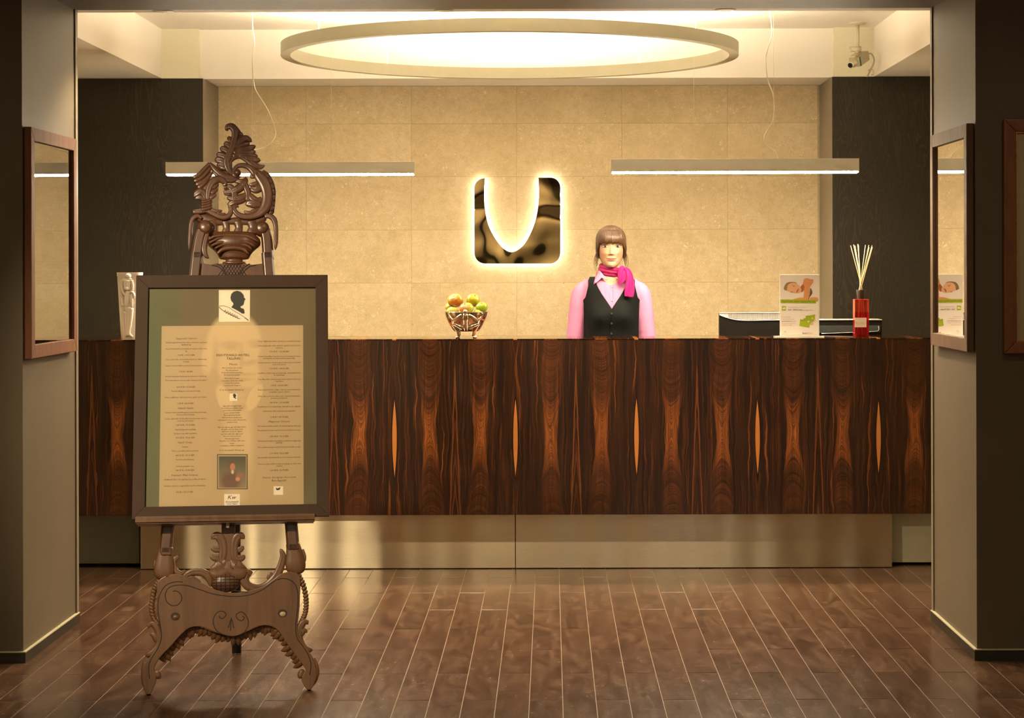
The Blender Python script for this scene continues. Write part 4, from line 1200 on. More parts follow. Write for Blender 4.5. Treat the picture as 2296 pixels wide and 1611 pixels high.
def mat_smallpic():
    n = Nodes('small_picture_print')
    x, y, z = n.sep(n.coord('Object'))
    c = Q(520, 1060)
    dx = n.m('DIVIDE', n.m('SUBTRACT', x, c[0]), 30 * PXM); dz = n.m('DIVIDE', n.m('SUBTRACT', z, c[1]), 34 * PXM)
    def blob(cx, cz, rx, rz, soft=0.3):
        a = n.m('DIVIDE', n.m('SUBTRACT', dx, cx), rx); b = n.m('DIVIDE', n.m('SUBTRACT', dz, cz), rz)
        d = n.m('SQRT', n.m('ADD', n.m('MULTIPLY', a, a), n.m('MULTIPLY', b, b)))
        return n.m('SUBTRACT', 1.0, n.m('DIVIDE', n.m('SUBTRACT', d, 1 - soft), 2 * soft, clamp=True), clamp=True)
    col = n.mix(n.m('ADD', n.m('MULTIPLY', dz, 0.5), 0.5, clamp=True), (0.30, 0.21, 0.12), (0.075, 0.070, 0.045))
    col = n.mix(n.m('MULTIPLY', blob(-0.1, -0.55, 0.72, 0.62), 0.85), col, (0.15, 0.060, 0.038))
    col = n.mix(blob(-0.02, 0.50, 0.24, 0.26, 0.2), col, (0.16, 0.06, 0.03))
    col = n.mix(blob(0.04, 0.40, 0.19, 0.24, 0.2), col, (0.52, 0.21, 0.11))
    col = n.mix(blob(0.04, 0.06, 0.10, 0.13, 0.3), col, (0.70, 0.54, 0.40))
    col = n.mix(n.m('MULTIPLY', blob(0.6, -0.2, 0.3, 0.22), 0.9), col, (0.30, 0.15, 0.085))
    col = n.mix(blob(0.42, -0.42, 0.16, 0.14, 0.3), col, (0.60, 0.26, 0.16))
    n.set(color=col, rough=0.5)
    return n.mat
flat_poly(sq(486.5, 1018, 555, 1096.5), 0.0112, 'picture_border', M_INK)
flat_poly(sq(488.5, 1020, 553, 1095), 0.0107, 'picture_border', plain('pale_picture_border', (0.42, 0.33, 0.20), 0.5))
flat_poly(sq(490.5, 1023, 551, 1093), 0.0102, 'small_picture', mat_smallpic())

# ================================================================== backlit U emblem on the stone
def mat_wavy(name, color, strength=0.6):
    n = Nodes(name)
    p = n.geo()
    h = n.noise(n.mapping(p, (1.0, 1, 1.3)), 4.2, 0.5, 0.3, 0.2)
    n.set(color=(*color, 1), rough=0.04, metal=1.0)
    n.bump(h, strength, 0.02)
    return n.mat


D_U = D_STONE - 0.034
cU = lambda x, y: (1030 + x / 6.444, 370 + y / 6.444)
def corner(cx, cy, r, a0, a1, n=8):
    return [(cx + r * math.cos(math.radians(a0 + (a1 - a0) * k / n)), cy + r * math.sin(math.radians(a0 + (a1 - a0) * k / n))) for k in range(n + 1)]
inner = cat_rom([(1142, 183), (1148, 400), (1138, 600), (1100, 800), (1040, 965), (950, 1130), (850, 1225), (748, 1262), (645, 1215), (560, 1125), (480, 1000), (412, 850), (370, 640), (358, 440), (368, 188)], 5)
outl = corner(360, 335, 143, -92, -180) + corner(370, 1276, 152, 180, 90) + corner(1306, 1276, 152, 90, 0) + corner(1318, 323, 140, 0, -90) + [tuple(p) for p in inner]
upts = [pix(*cU(*p), D_U) for p in outl]
upts = [(p.x, p.z) for p in upts]
logo = empty('letter_u_emblem', (sum(p[0] for p in upts) / len(upts), D_U, min(p[1] for p in upts)), 'polished metal letter U with a glowing white outline on the stone wall', 'sign')
MB().prism(upts, D_U, D_U + 0.006).build('letter_plate', mat_wavy('polished_metal_wavy', (0.72, 0.62, 0.40), 0.45), logo, bevel=0.0008)
def inset(poly, d):
    n = len(poly); out = []
    A = sum(poly[i][0] * poly[(i + 1) % n][1] - poly[(i + 1) % n][0] * poly[i][1] for i in range(n))
    sg = 1 if A > 0 else -1
    for i in range(n):
        a, b, c = poly[i - 1], poly[i], poly[(i + 1) % n]
        t = Vector((c[0] - a[0], c[1] - a[1])); t.normalize()
        out.append((b[0] - t.y * d * sg, b[1] + t.x * d * sg))
    return out
MB().prism(inset(upts, 0.007), D_U + 0.007, D_STONE - 0.004).build('light_strip', glow('logo_light', (1.0, 0.95, 0.86), E_LOGO), logo)

# ================================================================== framed pictures on the pillars
M_FRAME_L = mat_carved('reddish_frame_wood', (0.105, 0.036, 0.012), (0.140, 0.050, 0.017), (0.175, 0.066, 0.024), 0.62, 0.25, 0.0)
M_FRAME_R = mat_carved('brown_frame_wood', (0.085, 0.044, 0.020), (0.115, 0.060, 0.028), (0.150, 0.080, 0.040), 0.62, 0.25, 0.0)
M_MIRRORPANE = mat_pane('picture_glass', 9.0)


def mat_document(name, base, seed):
    n = Nodes(name)
    p = n.geo()
    x, y, z = n.sep(p)
    rows = n.m('SINE', n.m('MULTIPLY', z, 2 * math.pi / 0.0125))
    ink = n.framp(n.noise(n.comb(seed, n.m('MULTIPLY', y, 55.0), n.m('FLOOR', n.m('MULTIPLY', z, 80.0))), 4.0, 2, 0.5), [(0.47, 0), (0.53, 1)])
    f = n.m('MULTIPLY', n.m('GREATER_THAN', rows, 0.35), ink)
    para = n.framp(n.noise(n.comb(seed, 0.0, n.m('MULTIPLY', z, 4.0)), 2.0, 1, 0.5), [(0.42, 0), (0.5, 1)])
    col = n.mix(n.m('MULTIPLY', n.m('MULTIPLY', f, para), 0.22), (*base, 1), (0.20, 0.14, 0.06))
    n.set(color=col, rough=0.6)
    return n.mat


def side_frame(xw, s, y0, y1, z0, z1, mat, label, seed, doc):
    """picture on a pillar side; s=+1 faces +x"""
    r = empty('framed_document', (xw, (y0 + y1) / 2, z0), label, 'picture', 'framed documents on the pillar sides')
    fw, th = 0.052, 0.030
    inn = [(y0 + fw, z0 + fw), (y1 - fw, z0 + fw), (y1 - fw, z1 - fw), (y0 + fw, z1 - fw)]
    out = [(y0, z0), (y1, z0), (y1, z1), (y0, z1)]
    for k in range(4):
        q = [out[k], out[(k + 1) % 4], inn[(k + 1) % 4], inn[k]]
        n = len(q)
        v = [(xw + s * 0.002, a, b) for a, b in q] + [(xw + s * th, a, b) for a, b in q]
        f = [tuple(range(n)), tuple(range(2 * n - 1, n - 1, -1))] + [(i, i + n, (i + 1) % n + n, (i + 1) % n) for i in range(n)]
        MB().add(v, f).build('frame_bar', mat, r, bevel=0.003)
    a, b = sorted((xw + s * 0.004, xw + s * 0.012))
    MB().box(a, b, y0 + fw - 0.01, y1 - fw + 0.01, z0 + fw - 0.01, z1 - fw + 0.01).build('document', mat_document('document_print_%d' % seed, doc, float(seed)), r)
    gx = xw + s * 0.018
    pane([(gx, y0 + fw - 0.006, z0 + fw - 0.006), (gx, y1 - fw + 0.006, z0 + fw - 0.006), (gx, y1 - fw + 0.006, z1 - fw + 0.006), (gx, y0 + fw - 0.006, z1 - fw + 0.006)], 'glass', M_MIRRORPANE, r, local=False)
    return r


side_frame(XL, 1, 7.66, 8.40, 1.155, 2.043, M_FRAME_L, 'reddish wood framed document under glass on the pillar beside the easel', 3, (0.50, 0.385, 0.19))
side_frame(XR, -1, 7.665, 8.40, 1.172, 2.047, M_FRAME_R, 'brown wood framed document under glass on the pillar near the red diffuser bottle', 9, (0.46, 0.38, 0.22))

# picture on the front of the right pillar
r = empty('framed_picture', (2.05, P0, 1.169), 'orange-brown framed picture with gilt inner edge on the pillar front', 'picture')
fx0, fx1, fz0, fz1, fw = 1.722, 2.40, 1.168, 2.058, 0.047
out = [(fx0, fz0), (fx1, fz0), (fx1, fz1), (fx0, fz1)]
inn = [(fx0 + fw, fz0 + fw), (fx1 - fw, fz0 + fw), (fx1 - fw, fz1 - fw), (fx0 + fw, fz1 - fw)]
gil = [(fx0 + fw + 0.004, fz0 + fw + 0.004), (fx1 - fw - 0.004, fz0 + fw + 0.004), (fx1 - fw - 0.004, fz1 - fw - 0.004), (fx0 + fw + 0.004, fz1 - fw - 0.004)]
M_GILT = plain('gilt_edge', (0.55, 0.30, 0.06), 0.35, 0.6, var=0.3, scale=60)
M_FRAME_P = mat_carved('orange_brown_frame', (0.150, 0.045, 0.012), (0.200, 0.064, 0.018), (0.250, 0.084, 0.026), 0.35)
for k in range(4):
    MB().prism([out[k], out[(k + 1) % 4], inn[(k + 1) % 4], inn[k]], P0 - 0.028, P0 - 0.001).build('frame_bar', M_FRAME_P, r, bevel=0.004)
    MB().prism([inn[k], inn[(k + 1) % 4], gil[(k + 1) % 4], gil[k]], P0 - 0.022, P0 - 0.002).build('gilt_strip', M_GILT, r)
MB().box(fx0 + fw, fx1 - fw, P0 - 0.012, P0 - 0.003, fz0 + fw, fz1 - fw).build('mount', plain('cream_mount', (0.42, 0.34, 0.19), 0.7, var=0.05, scale=6), r)

# ================================================================== things on the desk
ZD = ZT
def S_at(d): return d / F_PX            # metres per pixel at a distance

# --- fruit bowl with crouching figures
M_SILVER = plain('polished_silver', (0.74, 0.60, 0.42), 0.14, 1.0, var=0.04)
DB = 10.06; sB = S_at(DB)
cF = lambda x, y: (970 + x / 10.74, 630 + y / 10.74)
bc = pix(*cF(812, 1385), DB)
bowl = empty('fruit_bowl', (bc.x, DB, ZD), 'small silver bowl carried by crouching figures on the desk', 'bowl')
k = sB / 10.74
zf = lambda y: ZD + (1388 - y) * k
prof = [(522, 765), (508, 850), (474, 950), (415, 1060), (345, 1170), (296, 1226), (0.1, 1240)]
inn_ = [(0.1, 1222), (285, 1208), (330, 1160), (400, 1050), (458, 945), (492, 850), (508, 768)]
MB().lathe([(r_ * k, zf(y) - ZD) for r_, y in prof[::-1]] + [(r_ * k, zf(y) - ZD) for r_, y in [(522, 757)] + inn_[::-1]], 48, (bc.x, DB, ZD)).build('bowl', M_SILVER, bowl, smooth=True)
bowl_r = lambda y: np.interp(y, [p[1] for p in prof], [p[0] for p in prof])
for sgn in (-1, 1):
    mb = MB()
    def on(x, y, lift=14):
        X = (x - 812)
        R = bowl_r(min(max(y, 765), 1226))
        Y = math.sqrt(max(R * R - X * X, 0.0)) if abs(X) < R else 0.0
        if y > 1226: Y = 250
        return (bc.x + X * k, DB + sgn * (Y + lift) * k, zf(y))
    def limb(pts, rad):
        P = cat_rom([on(*p) for p in pts], 4)
        R = np.interp(np.linspace(0, 1, len(P)), np.linspace(0, 1, len(rad)), rad)
        mb.tube([tuple(p) for p in P], [r_ * k for r_ in R], 10)
    limb([(815, 800), (815, 900), (815, 1020), (815, 1130), (815, 1190)], [60, 85, 62, 70, 60])
    mb.ball(on(812, 752, 40), 62 * k, 14, 10)
    for m in (-1, 1):
        f = lambda x: 812 + m * (x - 812)
        limb([(f(890), 830), (f(985), 880), (f(1105), 955)], [46, 40, 34])
        limb([(f(1105), 955), (f(1180), 890), (f(1215), 800), (f(1180), 770)], [34, 34, 26, 30])
        limb([(f(865), 1150), (f(985), 1090), (f(1125), 1035)], [62, 52, 44])
        limb([(f(1125), 1035), (f(1060), 1140), (f(1000), 1240), (f(985), 1340)], [46, 46, 38, 28])
        limb([(f(985), 1345), (f(1010), 1360), (f(1060), 1368)], [26, 30, 18])
    mb.build('supporting_figure', M_SILVER, bowl, smooth=True)


def mat_fruit(name, base, blush, axis, amount):
    n = Nodes(name)
    p = n.coord('Object')
    d = n.new('ShaderNodeVectorMath', operation='DOT_PRODUCT')
    n.put(d.inputs[0], p); d.inputs[1].default_value = axis
    f = n.m('ADD', n.m('MULTIPLY', d.outputs['Value'], 14.0), n.m('MULTIPLY', n.noise(p, 40, 3, 0.6), 0.7))
    col = n.mix(n.framp(f, [(0.15, 0), (0.75, amount)]), (*base, 1), (*blush, 1))
    col = n.mix(n.framp(n.vor(p, 260), [(0.05, 0.5), (0.12, 0)]), col, (0.75, 0.65, 0.2))
    n.set(color=col, rough=0.28, spec=0.5)
    return n.mat


fruits = [((555, 490), (195, 170), 0.00, 'orange-red fruit on top of the pile in the bowl', (0.36, 0.20, 0.01), (0.26, 0.030, 0.005), (0.0, -0.7, -0.6), 1.0),
          ((970, 490), (165, 168), 0.02, 'yellow fruit with a brownish side on top of the pile in the bowl', (0.341, 0.286, 0.008), (0.231, 0.094, 0.007), (-0.3, -0.5, -0.7), 0.8),
          ((825, 680), (176, 150), -0.045, 'round green fruit with a pink cheek in the middle of the bowl', (0.253, 0.286, 0.011), (0.363, 0.121, 0.039), (-0.95, -0.4, 0.1), 0.9),
          ((1190, 655), (145, 135), -0.02, 'bright green fruit against the rim of the bowl', (0.198, 0.264, 0.007), (0.248, 0.286, 0.011), (1, 0, 0), 0.3),
          ((430, 650), (130, 120), 0.025, 'yellow-green fruit under the orange-red one in the bowl', (0.286, 0.275, 0.011), (0.363, 0.165, 0.017), (-0.6, -0.3, -0.6), 0.6),
          ((495, 745), (150, 105), -0.05, 'pale yellow fruit with its stalk hollow showing at the bowl rim', (0.363, 0.297, 0.044), (0.363, 0.165, 0.033), (0.6, -0.2, -0.6), 0.6),
          ((1085, 790), (100, 85), -0.05, 'small yellow fruit just peeping over the bowl rim', (0.341, 0.286, 0.017), (0.330, 0.176, 0.022), (0, 0, -1), 0.5)]
M_STEM = plain('fruit_stalk', (0.10, 0.06, 0.02), 0.7)
for (fx, fy), (rx, rz), dy, lab, base, blush, ax, amt in fruits:
    X = bc.x + (fx - 812) * k; Z = zf(fy); Y = DB + dy
    root = empty('apple', (X, Y, Z - rz * k), lab, 'fruit', 'fruit in the silver bowl')
    rr = (rx + rz) / 2 * k
    v = MB().ball((0, 0, 0), 1, 28, 18)
    tilt = Matrix.Rotation(random.Random(int(fx)).uniform(-0.6, 0.6), 3, 'Y') @ Matrix.Rotation(0.5 if fy < 700 else -0.9, 3, 'X')
    vv2 = []
    for p in v.v:
        q = Vector(p)
        dent = math.exp(-((1 - q.z) / 0.06)) * 0.20 + math.exp(-((1 + q.z) / 0.05)) * 0.12
        s = 1 - dent
        w = 1.0 + 0.05 * q.z
        q = Vector((q.x * w, q.y * w, q.z * 0.97 * s))
        q = tilt @ q
        vv2.append((X + q.x * rx * k, Y + q.y * rr, Z + q.z * rz * k))
    v.v = vv2
    v.build('flesh', mat_fruit('fruit_skin_%d' % int(fx), base, blush, ax, amt), root, smooth=True)
    a = tilt @ Vector((0, 0, 0.80)); b = tilt @ Vector((0.06, 0.02, 1.06))
    MB().tube([(X + a.x * rx * k, Y + a.y * rr, Z + a.z * rz * k), (X + b.x * rx * k, Y + b.y * rr, Z + b.z * rz * k)], [0.0016, 0.0011], 6).build('stem', M_STEM, root, smooth=True)

# --- ceramic vase with relief figures, beside the easel
M_CERAMIC = plain('white_glazed_ceramic', (0.86, 0.76, 0.64), 0.25, var=0.03, coat=0.3)
DV = 10.06; kv = S_at(DV) / 8.48
vc = pix(240 + 438 / 8.48, 590 + 1445 / 8.48, DV)
zv = lambda y: ZD + (1446 - y) * kv
vase = empty('ceramic_vase', (vc.x, DV, ZD), 'tall tapered white ceramic vase with entwined figures in relief', 'vase')
def vase_hw(y): return np.interp(y, [185, 1440], [234, 163])
v = []; f = []
ysec = [1446, 1436, 1200, 950, 700, 450, 260, 255, 192, 185]
sec_n = 36
def vring(hw, hd, z):
    o = []
    for a in range(sec_n):
        t = 2 * math.pi * a / sec_n
        c, s = math.cos(t), math.sin(t)
        o.append((vc.x + hw * kv * math.copysign(abs(c) ** 0.55, c), DV + hd * kv * math.copysign(abs(s) ** 0.55, s), z))
    return o
rings = []
for y in ysec:
    hw = vase_hw(y) - (6 if y == 1446 else 0) + (6 if y < 256 else 0)
    rings.append(vring(hw, hw * 0.72, zv(y)))
for y in (186, 230, 1400):
    rings.append(vring(vase_hw(y) - 16, (vase_hw(y) - 16) * 0.70, zv(y)))
for q in rings: v += q
for i in range(len(rings) - 1):
    for a in range(sec_n):
        f.append((i * sec_n + a, i * sec_n + (a + 1) % sec_n, (i + 1) * sec_n + (a + 1) % sec_n, (i + 1) * sec_n + a))
f.append(tuple(range(sec_n))); f.append(tuple((len(rings) - 1) * sec_n + a for a in range(sec_n)))
MB().add(v, f).build('body', M_CERAMIC, vase, autosmooth=0.9)
mb = MB()
def vl(pts, rad, lift=0):
    P = cat_rom([(vc.x + (x - 438) * kv, DV - (vase_hw(y) * 0.72 + 2 + lift) * kv, zv(y)) for x, y in pts], 5)
    R = np.interp(np.linspace(0, 1, len(P)), np.linspace(0, 1, len(rad)), rad)
    mb.tube([tuple(p) for p in P], [r_ * kv for r_ in R], 10, flat=0.75)
def vb(x, y, rx, rz, lift=10): mb.ball((vc.x + (x - 438) * kv, DV - (vase_hw(y) * 0.72 + lift) * kv, zv(y)), (rx * kv, rx * kv * 0.8, rz * kv), 14, 10)
vb(445, 252, 58, 50, 24); vb(412, 488, 52, 48, 26)
vl([(335, 320), (400, 330), (470, 325), (505, 335)], [30, 44, 44, 30], 4)
vl([(420, 330), (415, 420), (430, 520)], [72, 76, 60], 0); vb(385, 392, 26, 28, 30); vb(462, 395, 26, 28, 30)
vl([(330, 325), (312, 430), (330, 540), (400, 630), (440, 650)], [26, 24, 26, 24, 20], 16)
vl([(505, 335), (525, 440), (515, 540)], [30, 28, 24], 14)
vl([(440, 540), (420, 620), (410, 700), (390, 820)], [44, 52, 52, 40], 14)
vl([(470, 560), (520, 560), (550, 620), (545, 670)], [24, 26, 26, 20], 22)
vl([(305, 580), (320, 640), (350, 660)], [16, 18, 14], 14); vl([(310, 660), (325, 790), (370, 800), (400, 700)], [22, 26, 24, 22], 14)
vl([(480, 600), (500, 700), (510, 840)], [34, 36, 18], 20); vl([(395, 820), (390, 880), (395, 930)], [30, 26, 16], 22)
vl([(440, 840), (440, 1000), (420, 1200), (420, 1390)], [46, 40, 30, 24], 6); vl([(500, 860), (490, 1000), (465, 1200), (450, 1340), (515, 1410)], [40, 38, 32, 24, 20], 12)
vl([(380, 930), (385, 1100), (390, 1300), (400, 1400)], [30, 28, 22, 20], 4)
mb.build('relief_figures', M_CERAMIC, vase, smooth=True)

# --- brochure stand
DS = 10.02; ks = S_at(DS)
M_ACRYL = plain('clear_white_acrylic', (0.80, 0.74, 0.66), 0.15, coat=0.3)
sl = pix(1749, 616, DS); srr = pix(1836, 755, DS)
sx0, sx1, sz1 = sl.x, srr.x, sl.z
stand = empty('brochure_stand', ((sx0 + sx1) / 2, DS, ZD), 'white brochure stand with a sleeping woman photo and green band', 'sign')
xb0, xb1 = pix(1736, 757, DS).x, pix(1846, 757, DS).x
MB().box(xb0, xb1, DS - 0.035, DS + 0.035, ZD, ZD + 0.006).build('foot', M_ACRYL, stand, bevel=0.001)
MB().box(sx0 - 0.002, sx1 + 0.002, DS - 0.002, DS + 0.004, ZD + 0.004, sz1).build('holder', M_ACRYL, stand, bevel=0.001)
sheet = MB().box(sx0 + 0.001, sx1 - 0.001, DS - 0.0034, DS - 0.0018, ZD + 0.012, sz1 - 0.002).build('leaflet', plain('leaflet_paper', (0.84, 0.77, 0.69), 0.5), stand)
cS = lambda x, y: pix(1735 + x / 9.478, 600 + y / 9.478, DS)
def spoly(pts, layer, mat, name, smooth=0):
    pts = cat_rom(pts, smooth, True) if smooth else pts
    q = [cS(p[0], p[1]) for p in pts]
    spoly.n = getattr(spoly, 'n', 0) + 1
    y = DS - 0.0036 - 0.0002 * layer - 0.000012 * spoly.n
    return MB().prism([(p.x, p.z) for p in q], y, y + 0.0003).build(name, mat, sheet)
def stext(txt, x, y, h, fit, mat, align='LEFT', bold=0.0):
    c = cS(x, y)
    Mi = top_matrix(stand).inverted()
    return put_text('printed_text', txt, h / 9.478 * ks, lambda a, b: tuple(Mi @ Vector((c.x + a, DS - 0.0056, c.z + b))), sheet, mat, fit=fit / 9.478 * ks if fit else None, align=align, bold=bold)
skin = plain('printed_skin', (0.66, 0.28, 0.11), 0.6); skin2 = plain('printed_skin_shade', (0.34, 0.105, 0.033), 0.6)
skin3 = plain('printed_skin_light', (0.74, 0.40, 0.22), 0.6)
pht = plain('printed_photo_ground', (0.82, 0.73, 0.67), 0.6); hair_p = plain('printed_hair', (0.24, 0.17, 0.07), 0.6); dk = plain('printed_dark', (0.10, 0.07, 0.05), 0.6)
lips_p = plain('printed_lips', (0.40, 0.08, 0.04), 0.6)
green = plain('printed_green', (0.34, 0.42, 0.006), 0.6); greend = plain('printed_green_ink', (0.10, 0.12, 0.01), 0.6)
pink = plain('printed_pink_ink', (0.50, 0.26, 0.22), 0.6); violet = plain('printed_violet_ink', (0.16, 0.06, 0.10), 0.6)
spoly([(135, 165), (950, 165), (935, 690), (135, 690)], 0, pht, 'photo')
spoly([(620, 320), (640, 250), (700, 228), (780, 250), (838, 260), (830, 330), (780, 400), (760, 440), (765, 560), (735, 680), (630, 675), (640, 520), (600, 400)], 1, skin, 'photo_shape', 3)
spoly([(560, 430), (620, 360), (650, 430), (620, 510), (575, 520)], 1, skin2, 'photo_shape', 3)
spoly([(400, 680), (520, 645), (630, 640), (640, 685), (400, 690)], 1, skin, 'photo_shape', 2)
spoly([(770, 640), (930, 640), (935, 725), (900, 720), (780, 690)], 1, skin, 'photo_shape', 2)
spoly([(250, 420), (290, 350), (370, 310), (450, 320), (520, 370), (570, 430), (585, 500), (540, 545), (440, 550), (340, 520), (270, 490)], 2, skin3, 'photo_shape', 3)
spoly([(210, 460), (220, 400), (260, 340), (320, 312), (440, 310), (500, 340), (420, 325), (330, 345), (285, 400), (275, 490), (235, 480)], 3, hair_p, 'photo_shape', 2)
spoly([(770, 430), (815, 500), (810, 570), (760, 630), (745, 680), (730, 680), (765, 560)], 2, dk, 'photo_shape', 2)
for e in ([(395, 380), (420, 415), (450, 400), (452, 385), (425, 405), (405, 375)], [(350, 520), (375, 540), (400, 525), (405, 505), (380, 530), (360, 510)]): spoly(e, 3, dk, 'photo_shape')
spoly([(480, 530), (485, 490), (520, 455), (535, 460), (510, 500), (500, 530)], 3, lips_p, 'photo_shape', 2)
spoly([(135, 680), (900, 686), (893, 762), (135, 757)], 4, green, 'green_band')
stext('Earn Points when staying with us!', 168, 722, 62, 700, greend)
spoly([(170, 822), (258, 822), (255, 918), (170, 916)], 1, green, 'icon')
spoly([(182, 870), (210, 850), (248, 850), (246, 890), (182, 890)], 2, plain('printed_pale_green', (0.82, 0.80, 0.40), 0.6), 'icon_mark')
stext('With BalticMiles, you get from', 300, 845, 40, 400, pink)
stext('300 - 500 Points', 300, 900, 46, 305, violet, bold=0.0001)
stext('per night here.', 622, 905, 40, 215, pink)
for t, y, w, m_ in (('For more details', 1052, 180, pink), ('and to join the programme', 1098, 265, pink), ('www.balticmiles.com', 1143, 295, violet), ('please visit the reception', 1186, 290, pink), ('and ask our staff', 1228, 210, pink)): stext(t, 168, y, 36, w, m_)
for q, ly in (([(672, 1030), (880, 1000), (872, 1095), (845, 1150), (680, 1090)], 1), ([(625, 1085), (835, 1055), (830, 1150), (810, 1215), (640, 1170)], 2), ([(560, 1100), (785, 1135), (750, 1278), (540, 1245)], 3)): spoly(q, ly, green, 'card_shape')
for x, y, w in ((680, 1040, 95), (628, 1090, 95), (562, 1122, 110)): stext('BalticMiles', x, y + 6, 24, w, greend)
for c, ly, m_ in (([(785, 1135), (830, 1135), (825, 1165), (785, 1165)], 4, plain('printed_blue', (0.20, 0.35, 0.42), 0.6)), ([(785, 1170), (835, 1165), (830, 1220), (780, 1215)], 4, plain('printed_orange', (0.85, 0.45, 0.10), 0.6)), ([(850, 1105), (882, 1095), (880, 1150), (850, 1150)], 4, plain('printed_orange_b', (0.85, 0.50, 0.20), 0.6)),
                 ([(720, 1140), (755, 1135), (748, 1175), (740, 1150), (718, 1175)], 5, plain('printed_pale_mark', (0.85, 0.82, 0.45), 0.6)), ([(800, 1078), (830, 1072), (826, 1105), (818, 1085), (802, 1100)], 5, plain('printed_pale_mark_b', (0.85, 0.82, 0.45), 0.6))): spoly(c, ly, m_, 'card_mark')
stext('LE', 205, 1368, 46, 55, pink); stext('Baltic hotels', 168, 1408, 26, 130, pink)
stext('Baltic', 605, 1400, 50, 100, violet, bold=0.00012); stext('Miles', 705, 1400, 50, 115, pink)

# --- reed diffuser
DR = 10.10; kr = S_at(DR) / 12.39
cR = lambda x, y: pix(1895 + x / 12.39, 640 + y / 12.39, DR)
b0, b1 = cR(243, 1410), cR(632, 385)
diff = empty('reed_diffuser', ((b0.x + b1.x) / 2, DR, ZD), 'square red glass reed diffuser bottle with wooden sticks', 'diffuser')
n = Nodes('red_glass')
zc = n.sep(n.geo())[2]
lvl = cR(400, 745).z
col = n.mix(n.m('LESS_THAN', zc, lvl), (0.75, 0.10, 0.05), (0.55, 0.012, 0.012))
n.set(color=col, rough=0.04, trans=0.75, ior=1.35, spec=0.5)
M_REDGLASS = n.mat
hw = (b1.x - b0.x) / 2; dcx = (b0.x + b1.x) / 2
MB().box(dcx - hw, dcx + hw, DR - hw, DR + hw, ZD, b1.z).build('bottle', M_REDGLASS, diff, bevel=0.004, seg=3)
cap0, cap1 = cR(0, 378).z, cR(0, 128).z
MB().lathe([(95 * kr, cap0 - 0.001 - ZD), (100 * kr, cap0 - ZD), (128 * kr, cap1 - 0.002 - ZD), (126 * kr, cap1 - ZD), (40 * kr, cap1 - ZD), (40 * kr, cap1 - 0.01 - ZD)], 32, (dcx, DR, ZD)).build('collar', plain('dark_wood_collar', (0.035, 0.022, 0.016), 0.5, var=0.1), diff, autosmooth=0.8)
lb = [cR(238, 1162), cR(560, 898)]
lab = MB().box(lb[0].x, lb[1].x, DR - hw - 0.0009, DR - hw + 0.001, lb[0].z, lb[1].z).build('label', plain('cream_label', (0.78, 0.66, 0.48), 0.6), diff)
c = cR(400, 1050)
Mi = top_matrix(diff).inverted()
gold_ink = plain('gold_label_ink', (0.42, 0.30, 0.14), 0.5)
put_text('printed_text', 'NONO', 80 * kr, lambda a, b: tuple(Mi @ Vector((c.x + a, DR - hw - 0.0012, c.z + b))), lab, gold_ink, fit=270 * kr)
c2_ = cR(400, 1092)
put_text('printed_text', 'milano fragrance', 30 * kr, lambda a, b: tuple(Mi @ Vector((c2_.x + a, DR - hw - 0.0012, c2_.z + b))), lab, gold_ink, fit=250 * kr)
M_REED = plain('rattan_reed', (0.72, 0.50, 0.24), 0.6, var=0.15, scale=60)
c7 = lambda x, y: pix(1590 + x / 5.6, 530 + y / 5.6, DR)
rng = random.Random(5)
for i, (tx, ty) in enumerate([(1780, 117), (1822, 104), (1838, 116), (1857, 104), (1880, 99), (1890, 118), (1962, 108), (2006, 113), (2030, 117), (2044, 136), (2018, 140)]):
    a = c7(tx, ty)
    yy = rng.uniform(-0.04, 0.04)
    bx = 1905 - (tx - 1905) * 0.10 + rng.uniform(-14, 14)
    nk = c7(bx, 668); ft = c7(1905 - (tx - 1905) * 0.42, 1225)
    MB().tube([(ft.x, DR - yy * 0.4, ZD + 0.006), (nk.x, DR + yy * 0.1, nk.z), (a.x, DR + yy, a.z)], 0.0016, 6).build('reed', M_REED, diff, smooth=True)

# --- monitor and second device behind the raised ledge
M_BLK = plain('black_plastic', (0.006, 0.0045, 0.003), 0.5, var=0.08, spec=0.15)
M_BLKG = plain('glossy_dark_screen', (0.035, 0.038, 0.036), 0.12, spec=0.6)
M_SILV = plain('silver_trim', (0.80, 0.74, 0.62), 0.25, 0.4)
M_VENT = plain('grey_vent_rib', (0.36, 0.34, 0.30), 0.5)
DM = 10.46
cM = lambda x, y: pix(1600 + x / 14.35, 680 + y / 14.35, DM)
mon = empty('computer_monitor', (cM(1700, 700).x, DM, 0.745), 'black monitor seen from behind with a curved vented top edge', 'monitor')
curve = [(185, 375), (300, 425), (450, 475), (650, 525), (850, 550), (1100, 558), (1600, 552), (2100, 545), (3200, 530)]
low = [cM(*p) for p in curve]
zb_ = 0.86
outl2 = [(p.x, p.z) for p in low] + [(low[-1].x, zb_), (low[0].x, zb_)]
MB().prism(outl2, DM, DM + 0.05).build('back_shell', M_BLK, mon, bevel=0.002)
MB().tube([(p[0], DM - 0.001, p[2]) for p in cat_rom([(q.x, 0, q.z) for q in low], 5)], 0.0022, 8).build('silver_edge', M_SILV, mon, smooth=True)
zt_ = cM(500, 322).z
topline = [(p.x, p.z) for p in low] + [(low[-1].x, zt_), (low[0].x, zt_)]
MB().prism(topline, DM + 0.012, DM + 0.045).build('vent_bed', M_BLK, mon)
nr = 78
for i in range(nr):
    x = 470 + i * 35.0
    p = cM(x, 0)
    zl = np.interp(p.x, [q.x for q in low], [q.z for q in low])
    MB().box(p.x - 0.0017, p.x + 0.0017, DM + 0.004, DM + 0.0125, zl + 0.004, zt_ - 0.001).build('vent_rib', M_VENT, mon)
